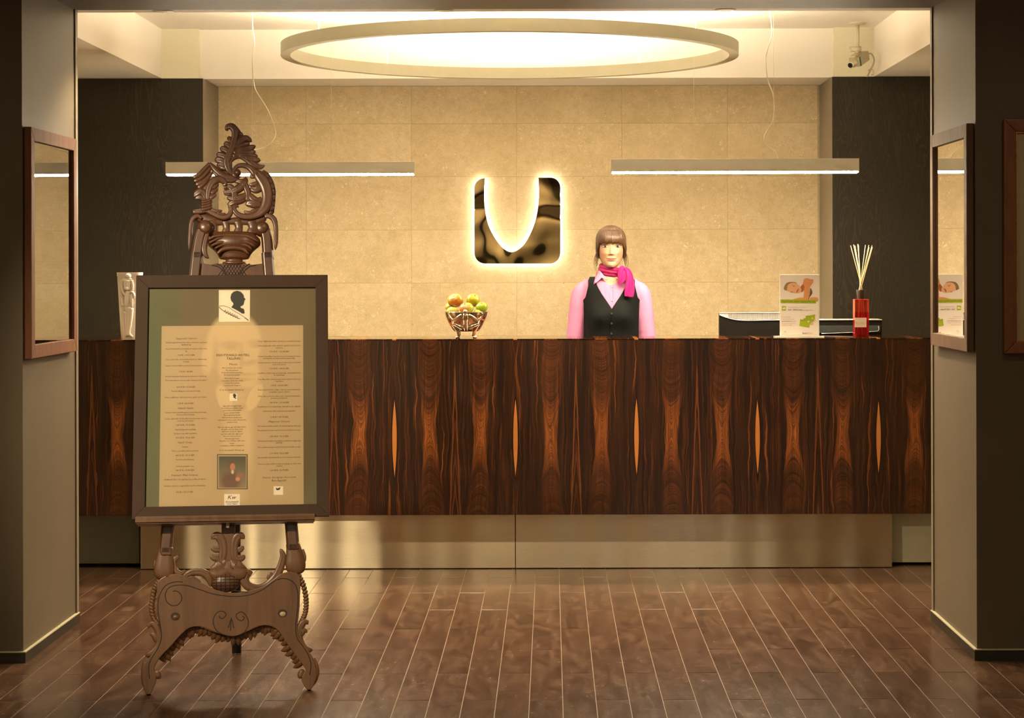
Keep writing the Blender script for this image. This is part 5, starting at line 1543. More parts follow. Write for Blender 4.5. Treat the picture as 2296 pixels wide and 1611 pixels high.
MB().box(low[0].x - 0.001, low[-1].x, DM + 0.002, DM + 0.046, zt_ - 0.0005, zt_ + 0.0025).build('top_edge', M_SILV, mon, bevel=0.001)
q0, q1 = cM(185, 375), cM(462, 0)
MB().prism([(q0.x, q0.z), (q1.x, cM(0, 455).z), (q1.x, zt_), (q0.x, zt_)], DM + 0.004, DM + 0.013).build('corner_panel', M_VENT, mon)
mx = (low[0].x + low[-1].x) / 2
MB().box(mx - 0.035, mx + 0.035, DM + 0.012, DM + 0.04, 0.75, zb_ + 0.05).build('neck', M_BLK, mon, bevel=0.003)
MB().box(mx - 0.12, mx + 0.12, DM - 0.05, DM + 0.11, 0.745, 0.757).build('base', M_BLK, mon, bevel=0.003)
DP = 10.40
d7 = lambda x, y: pix(1590 + x / 5.6, 530 + y / 5.6, DP)
a, b = d7(1330, 1060), d7(2172, 1040)
pr_ = empty('document_scanner', ((a.x + b.x) / 2, DP, 0.745), 'low glossy dark device with pale upper edge behind the red bottle', 'scanner')
zt2 = d7(2000, 1046).z
MB().box(a.x, b.x, DP, DP + 0.16, 0.745, zt2 - 0.004).build('body', M_BLK, pr_, bevel=0.004)
MB().box(a.x, b.x, DP - 0.003, DP + 0.16, zt2 - 0.004, zt2).build('lid_edge', M_SILV, pr_, bevel=0.0015)
g0, g1 = d7(1340, 1215), d7(2150, 1115)
MB().box(g0.x, g1.x, DP - 0.004, DP + 0.002, g0.z, g1.z).build('glossy_panel', M_BLKG, pr_, bevel=0.006, seg=3)
e = [d7(*p) for p in [(1410, 1222), (1700, 1212), (2060, 1196), (2110, 1190), (2130, 1170), (2125, 1130)]]
MB().tube([(p[0], DP - 0.0045, p[2]) for p in cat_rom([tuple(q) for q in e], 4)], 0.0011, 6).build('panel_rim', M_SILV, pr_, smooth=True)

# ================================================================== surveillance camera
DCM = 11.38
cT = lambda x, y, d=DCM: pix(1870 + x / 10.07, 30 + y / 10.07, d)
M_CCTV = plain('beige_plastic', (0.55, 0.49, 0.33), 0.45, var=0.04)
M_CCTVD = plain('cctv_body_beige', (0.42, 0.37, 0.25), 0.45, var=0.04)
mp = cT(530, 250)
cctv = empty('surveillance_camera', (mp.x, DCM, Z_HIGH), 'beige surveillance camera hanging from the ceiling recess corner', 'camera')
MB().lathe([(0.0475, 0.0), (0.0475, -0.008), (0.040, -0.013), (0.012, -0.014)], 32, (mp.x, DCM, Z_HIGH)).build('ceiling_plate', M_CCTV, cctv, autosmooth=0.6)
zr = cT(540, 770).z
MB().tube([(mp.x + 0.002, DCM, Z_HIGH - 0.01), (mp.x + 0.002, DCM, zr)], 0.0095, 12).build('rod', M_CCTV, cctv, smooth=True)
kn = cT(570, 810)
MB().tube([(kn.x - 0.048, DCM, kn.z), (kn.x + 0.010, DCM, kn.z)], [0.015, 0.017], 14).build('knuckle', M_CCTV, cctv, smooth=True)
MB().box(kn.x - 0.055, kn.x - 0.038, DCM - 0.012, DCM + 0.012, kn.z - 0.002, kn.z + 0.014).build('wing_screw', M_CCTV, cctv, bevel=0.003)
# body axis: towards the viewer, to the left and down
fwd = Vector((-0.52, -0.76, -0.36)).normalized()
rgt = Vector((0.82, -0.56, 0.0)).normalized(); rgt = (rgt - fwd * rgt.dot(fwd)).normalized()
upv = rgt.cross(fwd).normalized()
if upv.z < 0: upv = -upv
bc_ = cT(560, 1040)
def obox(c, l0, l1, w, h, name, mat, par, bev=0.002, off=(0, 0)):
    v = []
    for l in (l0, l1):
        for sx, sz in ((-1, -1), (1, -1), (1, 1), (-1, 1)):
            v.append(c + fwd * l + rgt * (sx * w + off[0]) + upv * (sz * h + off[1]))
    return MB().add(v, [(0, 1, 2, 3), (7, 6, 5, 4), (0, 4, 5, 1), (1, 5, 6, 2), (2, 6, 7, 3), (3, 7, 4, 0)]).build(name, mat, par, bevel=bev)
body = obox(bc_, -0.075, 0.060, 0.031, 0.027, 'body', M_CCTVD, cctv, 0.003)
obox(bc_, 0.040, 0.056, 0.0012, 0.0262, 'teal_stripe', plain('teal_stripe', (0.012, 0.10, 0.095), 0.5), body, 0.0004, off=(0.0308, 0))
obox(bc_, -0.02, 0.055, 0.016, 0.006, 'mounting_foot', M_CCTV, cctv, 0.002, off=(-0.008, 0.032))
bk = bc_ + upv * 0.036 + fwd * 0.0
MB().tube([tuple(bk), (kn.x - 0.02, DCM, kn.z)], 0.010, 10).build('bracket', M_CCTV, cctv, smooth=True)
a = bc_ + fwd * 0.058; b = bc_ + fwd * 0.075; c = bc_ + fwd * 0.118
MB().tube([tuple(a), tuple(b), tuple(b), tuple(c)], [0.025, 0.025, 0.0225, 0.0205], 24, up=(0, 0, 1)).build('lens_barrel', M_CCTV, cctv, autosmooth=0.7)
MB().tube([tuple(c - fwd * 0.01), tuple(c + fwd * 0.0006)], 0.0145, 24, up=(0, 0, 1)).build('lens', plain('dark_lens', (0.012, 0.012, 0.018), 0.08), cctv, autosmooth=0.7)
cab = [bc_ - fwd * 0.075 + rgt * 0.006] + [cT(x, y, DCM + 0.03) for x, y in ((800, 905), (860, 930), (905, 1030), (895, 1130), (850, 1230), (800, 1330), (745, 1440))]
MB().tube([tuple(p) for p in cat_rom([tuple(q) for q in cab], 6)], 0.0046, 8).build('cable', plain('grey_cable', (0.36, 0.32, 0.24), 0.5), cctv, smooth=True)
cab = [cT(x, y, DCM + 0.04) for x, y in ((770, 1290), (830, 1260), (880, 1290), (890, 1380), (840, 1390))]
MB().tube([tuple(p) for p in cat_rom([tuple(q) for q in cab], 6)], 0.0042, 8).build('cable_loop', M_CCTV, cctv, smooth=True)

# ================================================================== receptionist
DPN = 10.86
kp = DPN / F_PX
PC = Vector(((1370.0 - VX) * kp, DPN, 0.0))
person = empty('person', (PC.x, DPN, 0), 'receptionist in a pink blouse, dark waistcoat and magenta neck scarf standing behind the desk', 'person')


def zpx(py): return EYE - (py - VY + ROLL * 135) * kp
def xpx(px): return (px - 1370.0) * kp


T_Z = [0.80, 0.90, 1.00, 1.08, 1.16, 1.24, 1.30, 1.35, 1.39, 1.415, 1.432, 1.445, 1.455, 1.465, 1.480, 1.52, 1.56]
T_A = [0.168, 0.165, 0.142, 0.132, 0.132, 0.136, 0.141, 0.150, 0.158, 0.155, 0.138, 0.108, 0.082, 0.062, 0.0535, 0.0510, 0.050]
T_B = [0.115, 0.112, 0.098, 0.096, 0.102, 0.108, 0.108, 0.100, 0.092, 0.084, 0.077, 0.070, 0.065, 0.060, 0.056, 0.055, 0.055]
def ta(z): return float(np.interp(z, T_Z, T_A))
def tb(z): return float(np.interp(z, T_Z, T_B))


def torso_pt(th, z, off=0.0):
    """th=0 front centre, +-pi back; returns person-local point"""
    a, b = ta(z) + off, tb(z) + off
    c, s = math.cos(th), math.sin(th)
    p = 0.86
    x = a * math.copysign(abs(s) ** p, s)
    y = -b * math.copysign(abs(c) ** p, c)
    if c > 0:
        for sx in (-1, 1):
            y -= 0.026 * math.exp(-((x - sx * 0.068) / 0.045) ** 2 - ((z - 1.235) / 0.055) ** 2)
        y -= 0.010 * math.exp(-(x / 0.05) ** 2 - ((z - 1.24) / 0.05) ** 2)
    y += 0.012 * (1 if z > 1.44 else (z - 1.2) / 0.24 if z > 1.2 else 0)
    return (x, y, z)


def th_for_x(x, z, off=0.0):
    r = min(abs(x) / (ta(z) + off), 1.0)
    return math.copysign(math.asin(r ** (1 / 0.86)), x)


def loft(mb, zs_, off=0.0, n=48):
    v = []; f = []
    for z in zs_:
        for k in range(n): v.append(torso_pt(2 * math.pi * k / n - math.pi, z, off))
    m = len(zs_)
    for i in range(m - 1):
        for k in range(n): f.append((i * n + k, i * n + (k + 1) % n, (i + 1) * n + (k + 1) % n, (i + 1) * n + k))
    f.append(tuple(range(n))); f.append(tuple((m - 1) * n + k for k in range(n)))
    mb.add(v, f)


def remesh(o, voxel, smooth=3):
    md = o.modifiers.new('r', 'REMESH'); md.mode = 'VOXEL'; md.voxel_size = voxel
    if smooth:
        ms = o.modifiers.new('s', 'SMOOTH'); ms.iterations = smooth; ms.factor = 0.5
    dg = bpy.context.evaluated_depsgraph_get()
    me = bpy.data.meshes.new_from_object(o.evaluated_get(dg))
    o.modifiers.clear()
    old = o.data; mats = list(old.materials)
    o.data = me
    me.materials.clear()
    for m_ in mats: me.materials.append(m_)
    me.polygons.foreach_set('use_smooth', [True] * len(me.polygons))
    bpy.data.meshes.remove(old)
    return o


# --- skin
ZCH = zpx(601.0)                         # chin
def mat_skin():
    n = Nodes('skin')
    p = n.coord('Object')
    x, y, z = n.sep(p)
    t = n.m('SUBTRACT', z, ZCH)
    ax = n.m('ABSOLUTE', x)
    def g(cx, ct, sx, st, src=ax):
        a = n.m('DIVIDE', n.m('SUBTRACT', src, cx), sx); b = n.m('DIVIDE', n.m('SUBTRACT', t, ct), st)
        return n.m('POWER', 2.718, n.m('MULTIPLY', n.m('ADD', n.m('MULTIPLY', a, a), n.m('MULTIPLY', b, b)), -1.0))
    col = n.mix(n.framp(n.noise(p, 60, 3, 0.6), [(0.3, 0), (0.7, 0.2)]), (0.40, 0.225, 0.132), (0.43, 0.245, 0.145))
    col = n.mix(n.m('MULTIPLY', g(0.040, 0.078, 0.016, 0.018), 0.45), col, (0.42, 0.14, 0.085))
    col = n.mix(n.m('MULTIPLY', g(0.0, 0.074, 0.012, 0.010), 0.25), col, (0.40, 0.15, 0.09))
    # lips, corners lifted
    tc = n.m('SUBTRACT', t, n.m('ADD', 0.0450, n.m('MULTIPLY', n.m('MULTIPLY', x, x), 7.0)))
    w = n.m('SUBTRACT', 1.0, n.m('POWER', n.m('DIVIDE', ax, 0.0305), 2.0))
    lip = n.m('SUBTRACT', n.m('MULTIPLY', n.m('MAXIMUM', w, 0.0), 0.0100), n.m('ABSOLUTE', tc))
    col = n.mix(n.framp(n.m('MULTIPLY', lip, 500.0), [(0.0, 0), (0.8, 0.95)]), col, (0.33, 0.085, 0.070))
    ml = n.m('SUBTRACT', n.m('MULTIPLY', n.m('MAXIMUM', n.m('ADD', w, 0.12), 0.0), 0.0016), n.m('ABSOLUTE', n.m('SUBTRACT', tc, 0.0008)))
    col = n.mix(n.framp(n.m('MULTIPLY', ml, 900.0), [(0.0, 0), (0.7, 0.85)]), col, (0.20, 0.05, 0.035))
    n.set(color=col, rough=0.5, spec=0.4, sss=0.06)
    n.bsdf.inputs['Subsurface Radius'].default_value = (0.01, 0.004, 0.002)
    return n.mat


M_SKIN = mat_skin()
mb = MB()
loft(mb, np.linspace(0.84, 1.545, 40))
for s in (-1, 1):
    mb.tube(cat_rom([(s * 0.150, 0.01, 1.385), (s * 0.182, 0.012, 1.25), (s * 0.200, 0.01, 1.10), (s * 0.206, -0.02, 0.98), (s * 0.205, -0.045, 0.875)], 5), [0.048, 0.045, 0.042, 0.041, 0.040, 0.040, 0.039, 0.038, 0.037, 0.037, 0.036, 0.036, 0.035, 0.035, 0.034, 0.032, 0.031, 0.030, 0.028, 0.026, 0.025], 14)
    # hand: palm, four fingers, thumb
    hx, hy, hz = s * 0.205, -0.052, 0.85
    mb.tube([(hx, hy, hz + 0.03), (hx, hy - 0.004, hz), (hx, hy - 0.008, hz - 0.045), (hx, hy - 0.010, hz - 0.075)], [0.020, 0.026, 0.036, 0.034], 12, flat=0.42, up=(1, 0, 0))
    for i, (oy, ln) in enumerate(((-0.031, 0.066), (-0.010, 0.076), (0.011, 0.070), (0.031, 0.055))):
        b = (hx, hy - 0.010 + oy, hz - 0.070)
        mb.tube([b, (hx - s * 0.004, b[1] + oy * 0.08, b[2] - ln * 0.45), (hx - s * 0.016, b[1] + oy * 0.12, b[2] - ln * 0.78), (hx - s * 0.030, b[1] + oy * 0.12, b[2] - ln)], [0.0082, 0.008, 0.0074, 0.006], 8)
    mb.tube([(hx - s * 0.004, hy - 0.026, hz - 0.012), (hx - s * 0.014, hy - 0.048, hz - 0.036), (hx - s * 0.022, hy - 0.056, hz - 0.062), (hx - s * 0.026, hy - 0.056, hz - 0.082)], [0.012, 0.0105, 0.0092, 0.007], 8)
    mb.tube([(s * 0.085, 0.0, 0.90), (s * 0.082, 0.0, 0.62), (s * 0.078, 0.01, 0.48), (s * 0.075, 0.02, 0.30), (s * 0.073, 0.02, 0.06)], [0.085, 0.068, 0.052, 0.050, 0.034], 14)
    mb.ball((s * 0.075, -0.03, 0.035), (0.036, 0.10, 0.03), 14, 8)
body = mb.build('body', M_SKIN, person, local=True)
remesh(body, 0.0045, 2)

# --- head, added to the same mesh
HR = [(0.000, 0.018, -0.074, -0.040), (0.005, 0.033, -0.086, -0.020), (0.016, 0.0425, -0.0905, 0.020), (0.034, 0.0535, -0.0890, 0.050), (0.055, 0.0625, -0.0875, 0.070), (0.075, 0.0662, -0.0870, 0.082),
      (0.095, 0.0685, -0.0862, 0.090), (0.115, 0.0695, -0.0845, 0.095), (0.135, 0.0700, -0.0860, 0.098), (0.155, 0.0690, -0.0835, 0.098), (0.175, 0.0640, -0.0755, 0.093), (0.195, 0.0535, -0.0600, 0.078), (0.210, 0.0395, -0.0410, 0.058), (0.219, 0.0230, -0.0210, 0.032), (0.222, 0.004, -0.004, 0.004)]
HT = [r_[0] for r_ in HR]
def head_pt(th, t, off=0.0):
    w = float(np.interp(t, HT, [r_[1] for r_ in HR])) + off
    fr = float(np.interp(t, HT, [r_[2] for r_ in HR])) - off
    bk = float(np.interp(t, HT, [r_[3] for r_ in HR])) + off
    c, s = math.cos(th), math.sin(th)
    cy = 0.012                           # centre line of the section
    x = w * math.copysign(abs(s) ** 0.92, s)
    y = cy + (fr - cy) * abs(c) ** 0.86 if c > 0 else cy + (bk - cy) * abs(c) ** 0.92
    return x, y


def face_disp(x, t):
    G = lambda cx, ct, sx, st: math.exp(-((x - cx) / sx) ** 2 - ((t - ct) / st) ** 2)
    d = 0.0
    if 0.066 < t < 0.130:
        u = min(max((0.124 - t) / 0.048, 0), 1)
        hgt = 0.0020 + 0.0140 * u ** 1.2
        if t < 0.076: hgt *= max(0.0, (t - 0.066) / 0.010) ** 0.7
        d += hgt * math.exp(-(x / (0.0068 + 0.0032 * u)) ** 2)
    d += 0.0045 * (G(0.0120, 0.0735, 0.0055, 0.005) + G(-0.0125, 0.0735, 0.006, 0.005))
    d -= 0.0085 * (G(0.0335, 0.1165, 0.0165, 0.0095) + G(-0.0335, 0.1165, 0.0165, 0.0095))
    d += 0.0030 * (G(0.030, 0.134, 0.02, 0.006) + G(-0.030, 0.134, 0.02, 0.006))
    d += 0.0075 * (G(0.038, 0.079, 0.016, 0.015) + G(-0.038, 0.079, 0.016, 0.015))
    tc = t - (0.0450 + 7.0 * x * x)
    lw = math.exp(-(x / 0.021) ** 4)
    d += lw * (0.0042 * math.exp(-((tc - 0.0042) / 0.0032) ** 2) + 0.0050 * math.exp(-((tc + 0.0048) / 0.0038) ** 2) - 0.0030 * math.exp(-((tc - 0.0004) / 0.0013) ** 2))
    d -= 0.003 * (G(0.032, 0.0500, 0.004, 0.006) + G(-0.032, 0.0500, 0.004, 0.006))
    d -= 0.0025 * G(0, 0.031, 0.02, 0.006)
    d += 0.0050 * G(0, 0.013, 0.016, 0.012)
    return d


hn, hm = 160, 150
v = []; f = []
for i in range(hm + 1):
    t = 0.222 * i / hm
    for k in range(hn):
        th = 2 * math.pi * k / hn - math.pi
        # denser rows of vertices over the face
        th = th - 0.35 * math.sin(th) * (1 if abs(th) < math.pi else 0)
        x, y = head_pt(th, t)
        if abs(th) < 1.5: y -= face_disp(x, t) * min(1.0, math.cos(th) * 1.6)
        v.append((x, y, ZCH + t))
for i in range(hm):
    for k in range(hn): f.append((i * hn + k, i * hn + (k + 1) % hn, (i + 1) * hn + (k + 1) % hn, (i + 1) * hn + k))
f.append(tuple(range(hn))); f.append(tuple(hm * hn + k for k in range(hn)))
hd = MB().add(v, f)
for s in (-1, 1): hd.ball((s * 0.0695, 0.022, ZCH + 0.093), (0.008, 0.017, 0.027), 14, 10)
bm = bmesh.new(); bm.from_mesh(body.data)
vs_ = [bm.verts.new(p) for p in hd.v]
for q in hd.f:
    try: bm.faces.new([vs_[i] for i in q]).smooth = True
    except ValueError: pass
bmesh.ops.recalc_face_normals(bm, faces=bm.faces)
bm.to_mesh(body.data); bm.free()

# --- eyes, brows
M_EYE = plain('eye_white', (0.42, 0.36, 0.31), 0.25)
M_IRIS = plain('dark_iris', (0.016, 0.010, 0.006), 0.45, spec=0.2)
M_LASH = plain('lash', (0.018, 0.011, 0.008), 0.6)
M_BROW = plain('brow_hair', (0.070, 0.036, 0.016), 0.7)
for s in (-1, 1):
    c = (s * 0.0335, -0.0720, ZCH + 0.1160)
    eye = MB().ball(c, (0.0145, 0.0085, 0.0062), 20, 12).build('eye', M_EYE, person, smooth=True, local=True)
    iv = [(c[0] + 0.0003, c[1] - 0.0085 * 1.03, c[2] + 0.0006)]; iff = []
    for ring_ in range(1, 5):
        for q in range(20):
            ra = 0.0060 * ring_ / 4; an = 2 * math.pi * q / 20
            dx, dz = ra * math.cos(an) + 0.0003, ra * math.sin(an) + 0.0006
            zl = 0.0062 * 0.97 * math.sqrt(1 - (dx / 0.0145) ** 2)
            dz = max(-zl, min(zl, dz))
            iv.append((c[0] + dx, c[1] - 0.0085 * 1.03 * math.sqrt(max(0.02, 1 - (dx / 0.0145) ** 2 - (dz / 0.0062) ** 2)), c[2] + dz))
    for q in range(20):
        iff.append((0, 1 + q, 1 + (q + 1) % 20))
        for ring_ in range(3): iff.append((1 + ring_ * 20 + q, 1 + (ring_ + 1) * 20 + q, 1 + (ring_ + 1) * 20 + (q + 1) % 20, 1 + ring_ * 20 + (q + 1) % 20))
    MB().add(iv, iff).build('iris', M_IRIS, eye, smooth=True, local=True)
    up = [(c[0] + s * a, c[1] - 0.0072 + 0.010 * (abs(a) / 0.0145) ** 2, c[2] + 0.0056 - 0.0056 * (a / 0.0145) ** 2) for a in np.linspace(-0.0140, 0.0165, 12)]
    MB().tube(up, [0.0008] + [0.0018] * 10 + [0.0009], 6).build('upper_lash', M_LASH, eye, smooth=True, local=True)
    lo = [(c[0] + a, c[1] - 0.0072 + 0.010 * (abs(a) / 0.0145) ** 2, c[2] - 0.0056 + 0.0054 * (a / 0.0145) ** 2) for a in np.linspace(-0.0125, 0.0125, 10)]
    MB().tube(lo, 0.0005, 5).build('lower_lash', M_BROW, eye, smooth=True, local=True)
    br = [(s * (0.015 + 0.040 * u), -0.0885 + 0.020 * u ** 2, ZCH + 0.1335 + 0.004 * math.sin(u * 2.6)) for u in np.linspace(0, 1, 10)]
    MB().tube(br, [0.0016, 0.0022, 0.0024, 0.0024, 0.0022, 0.002, 0.0018, 0.0015, 0.0012, 0.0006], 6, flat=0.6).build('brow', M_BROW, person, smooth=True, local=True)


# --- hair
def mat_hair():
    n = Nodes('brown_hair')
    p = n.coord('Object')
    x, y, z = n.sep(p)
    ang = n.m('ARCTAN2', x, n.m('MULTIPLY', n.m('SUBTRACT', y, 0.03), -1.0))
    st = n.noise(n.comb(n.m('MULTIPLY', ang, 60.0), n.m('MULTIPLY', z, 3.0), 0.0), 1.0, 4, 0.7)
    fine = n.noise(n.comb(n.m('MULTIPLY', ang, 220.0), n.m('MULTIPLY', z, 6.0), 0.0), 1.0, 2, 0.6)
    col = n.ramp(n.m('ADD', n.m('MULTIPLY', st, 0.65), n.m('MULTIPLY', fine, 0.35)), [(0.3, (0.026, 0.010, 0.0035)), (0.5, (0.060, 0.026, 0.009)), (0.68, (0.135, 0.064, 0.021))])
    n.set(color=col, rough=0.38, spec=0.5, aniso=0.5)
    n.bump(n.m('ADD', st, fine), 0.35, 0.002)
    return n.mat


M_HAIR = mat_hair()
def hair_low(th):
    a = abs(math.degrees(th))
    return float(np.interp(a, [0, 40, 56, 66, 78, 100, 180], [0.137, 0.134, 0.126, 0.098, 0.070, 0.060, 0.030]))
rngh = random.Random(11)
jit = [rngh.uniform(-1, 1) for _ in range(400)]
NA, NR = 260, 26
v = []; f = []
for i in range(NR + 1):
    for k in range(NA):
        th = 2 * math.pi * k / NA - math.pi
        tl = hair_low(th) + 0.0035 * jit[k] * (1 if abs(th) < 1.0 else 0.3)
        u = i / NR
        ph = u * math.pi / 2
        # from the crown (u=0) down to the hair line (u=1)
        t = 0.2315 - (0.2315 - tl) * (1 - math.cos(ph)) ** 0.80
        tt = min(t, 0.2215)
        off = 0.0125 - 0.0040 * (u ** 2 if abs(th) < 1.1 else 0)
        x, y = head_pt(th, min(tt, 0.148), off)
        # round dome over the crown
        if t > 0.148:
            q = max(0.0, 1 - ((t - 0.148) / 0.0836) ** 2.1) ** 0.5
            x, y = x * q, 0.016 + (y - 0.016) * q
        groove = 0.0011 * jit[k] + 0.0010 * math.sin(k * 1.9) + 0.0008 * math.sin(k * 0.83 + i * 0.1)
        r_ = math.hypot(x, y - 0.016) or 1
        x *= 1 + groove / r_; y = 0.016 + (y - 0.016) * (1 + groove / r_)
        v.append((x, y, ZCH + t))
for i in range(NR):
    for k in range(NA): f.append((i * NA + k, i * NA + (k + 1) % NA, (i + 1) * NA + (k + 1) % NA, (i + 1) * NA + k))
hmb = MB().add(v, f)
hair = hmb.build('hair', M_HAIR, person, smooth=True, local=True)
sm_ = hair.modifiers.new('s', 'SOLIDIFY'); sm_.thickness = 0.006; sm_.offset = -1
# fringe tufts and loose strands
mb = MB()
for k in range(46):
    a = -0.95 + 1.9 * k / 45 + rngh.uniform(-0.02, 0.02)
    tl = hair_low(a) - rngh.uniform(0.0, 0.012)
    pts = []
    for u in np.linspace(0, 1, 7):
        t = 0.205 + (tl - 0.205) * u
        x, y = head_pt(a * (0.80 + 0.20 * u), min(t, 0.148), 0.0125 + 0.0015 * math.sin(u * 3.0) - 0.002 * u)
        if t > 0.148:
            q = max(0.0, 1 - ((t - 0.148) / 0.0836) ** 2.1) ** 0.5
            x, y = x * q, 0.016 + (y - 0.016) * q
        pts.append((x, y, ZCH + t))
    mb.tube(pts, [0.0012, 0.0034, 0.0042, 0.0044, 0.004, 0.0030, 0.0008], 6, flat=0.45)
mb.build('fringe', M_HAIR, hair, smooth=True, local=True)
for s in (-1, 1):
    mb = MB()
    for j in range(9):
        d = j * 0.0022
        pts = [(s * (0.076 - d * 0.3), -0.030 + j * 0.005, ZCH + 0.150), (s * (0.082 - d), -0.034 + j * 0.004, ZCH + 0.110), (s * (0.0805 - d), -0.036 + j * 0.004, ZCH + 0.075), (s * (0.0815 + 0.003 * (j % 3) - d * 0.5), -0.034 + j * 0.003, ZCH + 0.040 - 0.004 * j)]
        mb.tube(cat_rom(pts, 4), [0.003 - 0.0018 * i / 12 for i in range(13)], 6)
    for j in range(4):
        e = rngh.uniform(-0.006, 0.006)
        pts = [(s * 0.080, -0.035, ZCH + 0.085), (s * (0.090 + e), -0.038, ZCH + 0.045), (s * (0.089 + e * 1.5), -0.042, ZCH + 0.010), (s * (0.078 + e * 2), -0.046, ZCH - 0.028 + 0.02 * (j % 2) * (1 if s > 0 else 0))]
        mb.tube(cat_rom(pts, 5), [0.0011 - 0.0007 * i / 15 for i in range(16)], 5)
    mb.build('loose_strands', M_HAIR, hair, smooth=True, local=True)
MB().tube(cat_rom([(0, 0.100, ZCH + 0.11), (0, 0.128, ZCH + 0.09), (0, 0.130, ZCH + 0.03), (0, 0.118, ZCH - 0.06)], 5), [0.016, 0.020, 0.022, 0.023, 0.024, 0.024, 0.024, 0.023, 0.022, 0.021, 0.02, 0.018, 0.015, 0.012, 0.008, 0.004], 12).build('ponytail', M_HAIR, hair, smooth=True, local=True)


# --- clothes
def mat_cloth(name, color, rough=0.75, wr=0.5, sheen=0.1, wscale=11.0):
    n = Nodes(name)
    p = n.coord('Object')
    w = n.noise(n.mapping(p, (1.0, 1.0, 0.45)), wscale, 3, 0.55, 0.8)
    wv = n.noise(p, 900, 1, 0.5)
    dark = tuple(c * 0.92 for c in color)
    n.set(color=n.ramp(w, [(0.3, dark), (0.7, color)]), rough=rough, sheen=sheen, spec=0.12)
    n.bump(n.m('ADD', n.m('MULTIPLY', w, 1.0), n.m('MULTIPLY', wv, 0.03)), wr, 0.012)
    return n.mat


M_BLOUSE = mat_cloth('pink_blouse', (0.53, 0.20, 0.33), 0.75, 0.8, 0.0)
M_VEST = mat_cloth('dark_waistcoat', (0.0045, 0.0048, 0.0044), 0.8, 0.12, 0.0)
M_SCARF = mat_cloth('magenta_scarf', (0.42, 0.008, 0.115), 0.5, 0.35, 0.05, 30.0)
M_SCARF2 = mat_cloth('magenta_scarf_print', (0.27, 0.010, 0.070), 0.5, 0.35, 0.05, 50.0)
M_TROU = mat_cloth('black_trousers', (0.014, 0.014, 0.014), 0.8, 0.3)
M_BTN = plain('dark_button', (0.035, 0.030, 0.026), 0.25)
M_BTNP = plain('pink_button', (0.62, 0.34, 0.42), 0.3)
mb = MB()
loft(mb, np.linspace(0.90, 1.444, 34), 0.0055, 56)
for s in (-1, 1):
    P = cat_rom([(s * 0.128, 0.010, 1.392), (s * 0.163, 0.010, 1.352), (s * 0.178, 0.010, 1.27), (s * 0.188, 0.010, 1.18), (s * 0.198, 0.008, 1.10), (s * 0.207, -0.012, 1.00), (s * 0.208, -0.040, 0.885)], 5)
    R = np.interp(np.linspace(0, 1, len(P)), [0, 0.15, 0.3, 0.5, 0.65, 0.8, 1.0], [0.046, 0.052, 0.051, 0.049, 0.050, 0.047, 0.034])
    R = [r_ + 0.0008 * math.sin(i * 1.7) * (1 if i > 6 else 0) for i, r_ in enumerate(R)]
    mb.tube([tuple(p) for p in P], R, 20)
blouse = mb.build('blouse', M_BLOUSE, person, local=True)
remesh(blouse, 0.0055, 3)
# open neck of the blouse
bm = bmesh.new(); bm.from_mesh(blouse.data)
kill = [q for q in bm.faces if q.calc_center_median().z > 1.408 and q.calc_center_median().y < 0 and abs(q.calc_center_median().x) < 0.012 + (q.calc_center_median().z - 1.408) * 1.0]
bmesh.ops.delete(bm, geom=kill, context='FACES')
for _ in range(12):
    bmesh.ops.smooth_vert(bm, verts=[q for q in bm.verts if q.is_boundary], factor=0.5, use_axis_x=True, use_axis_y=True, use_axis_z=True)
bm.to_mesh(blouse.data); bm.free()


def sheet_part(name, rows, mat, parent, thick=0.003):
    n = len(rows[0]); v = [p for r_ in rows for p in r_]
    f = [(i * n + k, i * n + k + 1, (i + 1) * n + k + 1, (i + 1) * n + k) for i in range(len(rows) - 1) for k in range(n - 1)]
    o = MB().add(v, f).build(name, mat, parent, smooth=True, local=True)
    md = o.modifiers.new('s', 'SOLIDIFY'); md.thickness = thick; md.offset = 0
    return o


# waistcoat: two front panels and a back, clean V neck and armholes
VZ = [0.90, 1.272, 1.2775, 1.317, 1.357, 1.395, 1.430, 1.452]
VX_IN = [-0.010, -0.006, 0.000, 0.026, 0.053, 0.074, 0.088, 0.090]
AZ = [1.285, 1.30, 1.34, 1.40, 1.43, 1.452]
AX = [9.0, 0.150, 0.138, 0.124, 0.124, 0.110]
vest = None
for s in (-1, 1):
    rows = []
    for z in list(np.linspace(0.93, 1.28, 26)) + list(np.linspace(1.288, 1.447, 26)):
        xi = float(np.interp(z, VZ, VX_IN))
        th0 = th_for_x(xi, z, 0.012) if xi > 0 else -abs(th_for_x(xi, z, 0.012))
        if z <= 1.285: th1 = math.pi / 2 + 0.1
        else:
            xo = float(np.interp(z, AZ[1:], AX[1:]))
            th1 = min(th_for_x(xo, z, 0.012), math.pi / 2 - 0.02)
            e = min(1.0, (z - 1.285) / 0.05)
            th1 = (1 - e) * (math.pi / 2 + 0.1) + e * th1
        th1 = max(th1, th0 + 0.05)
        off = 0.012 + (0.002 if s > 0 else 0.0)
        row = [torso_pt(s * (th0 + (th1 - th0) * k / 22), z, off) for k in range(23)]
        rows.append(row)
    o = sheet_part('waistcoat_front', rows, M_VEST, person if vest is None else vest, 0.004)
    if vest is None: vest = o; o.name = 'waistcoat'
rows = []
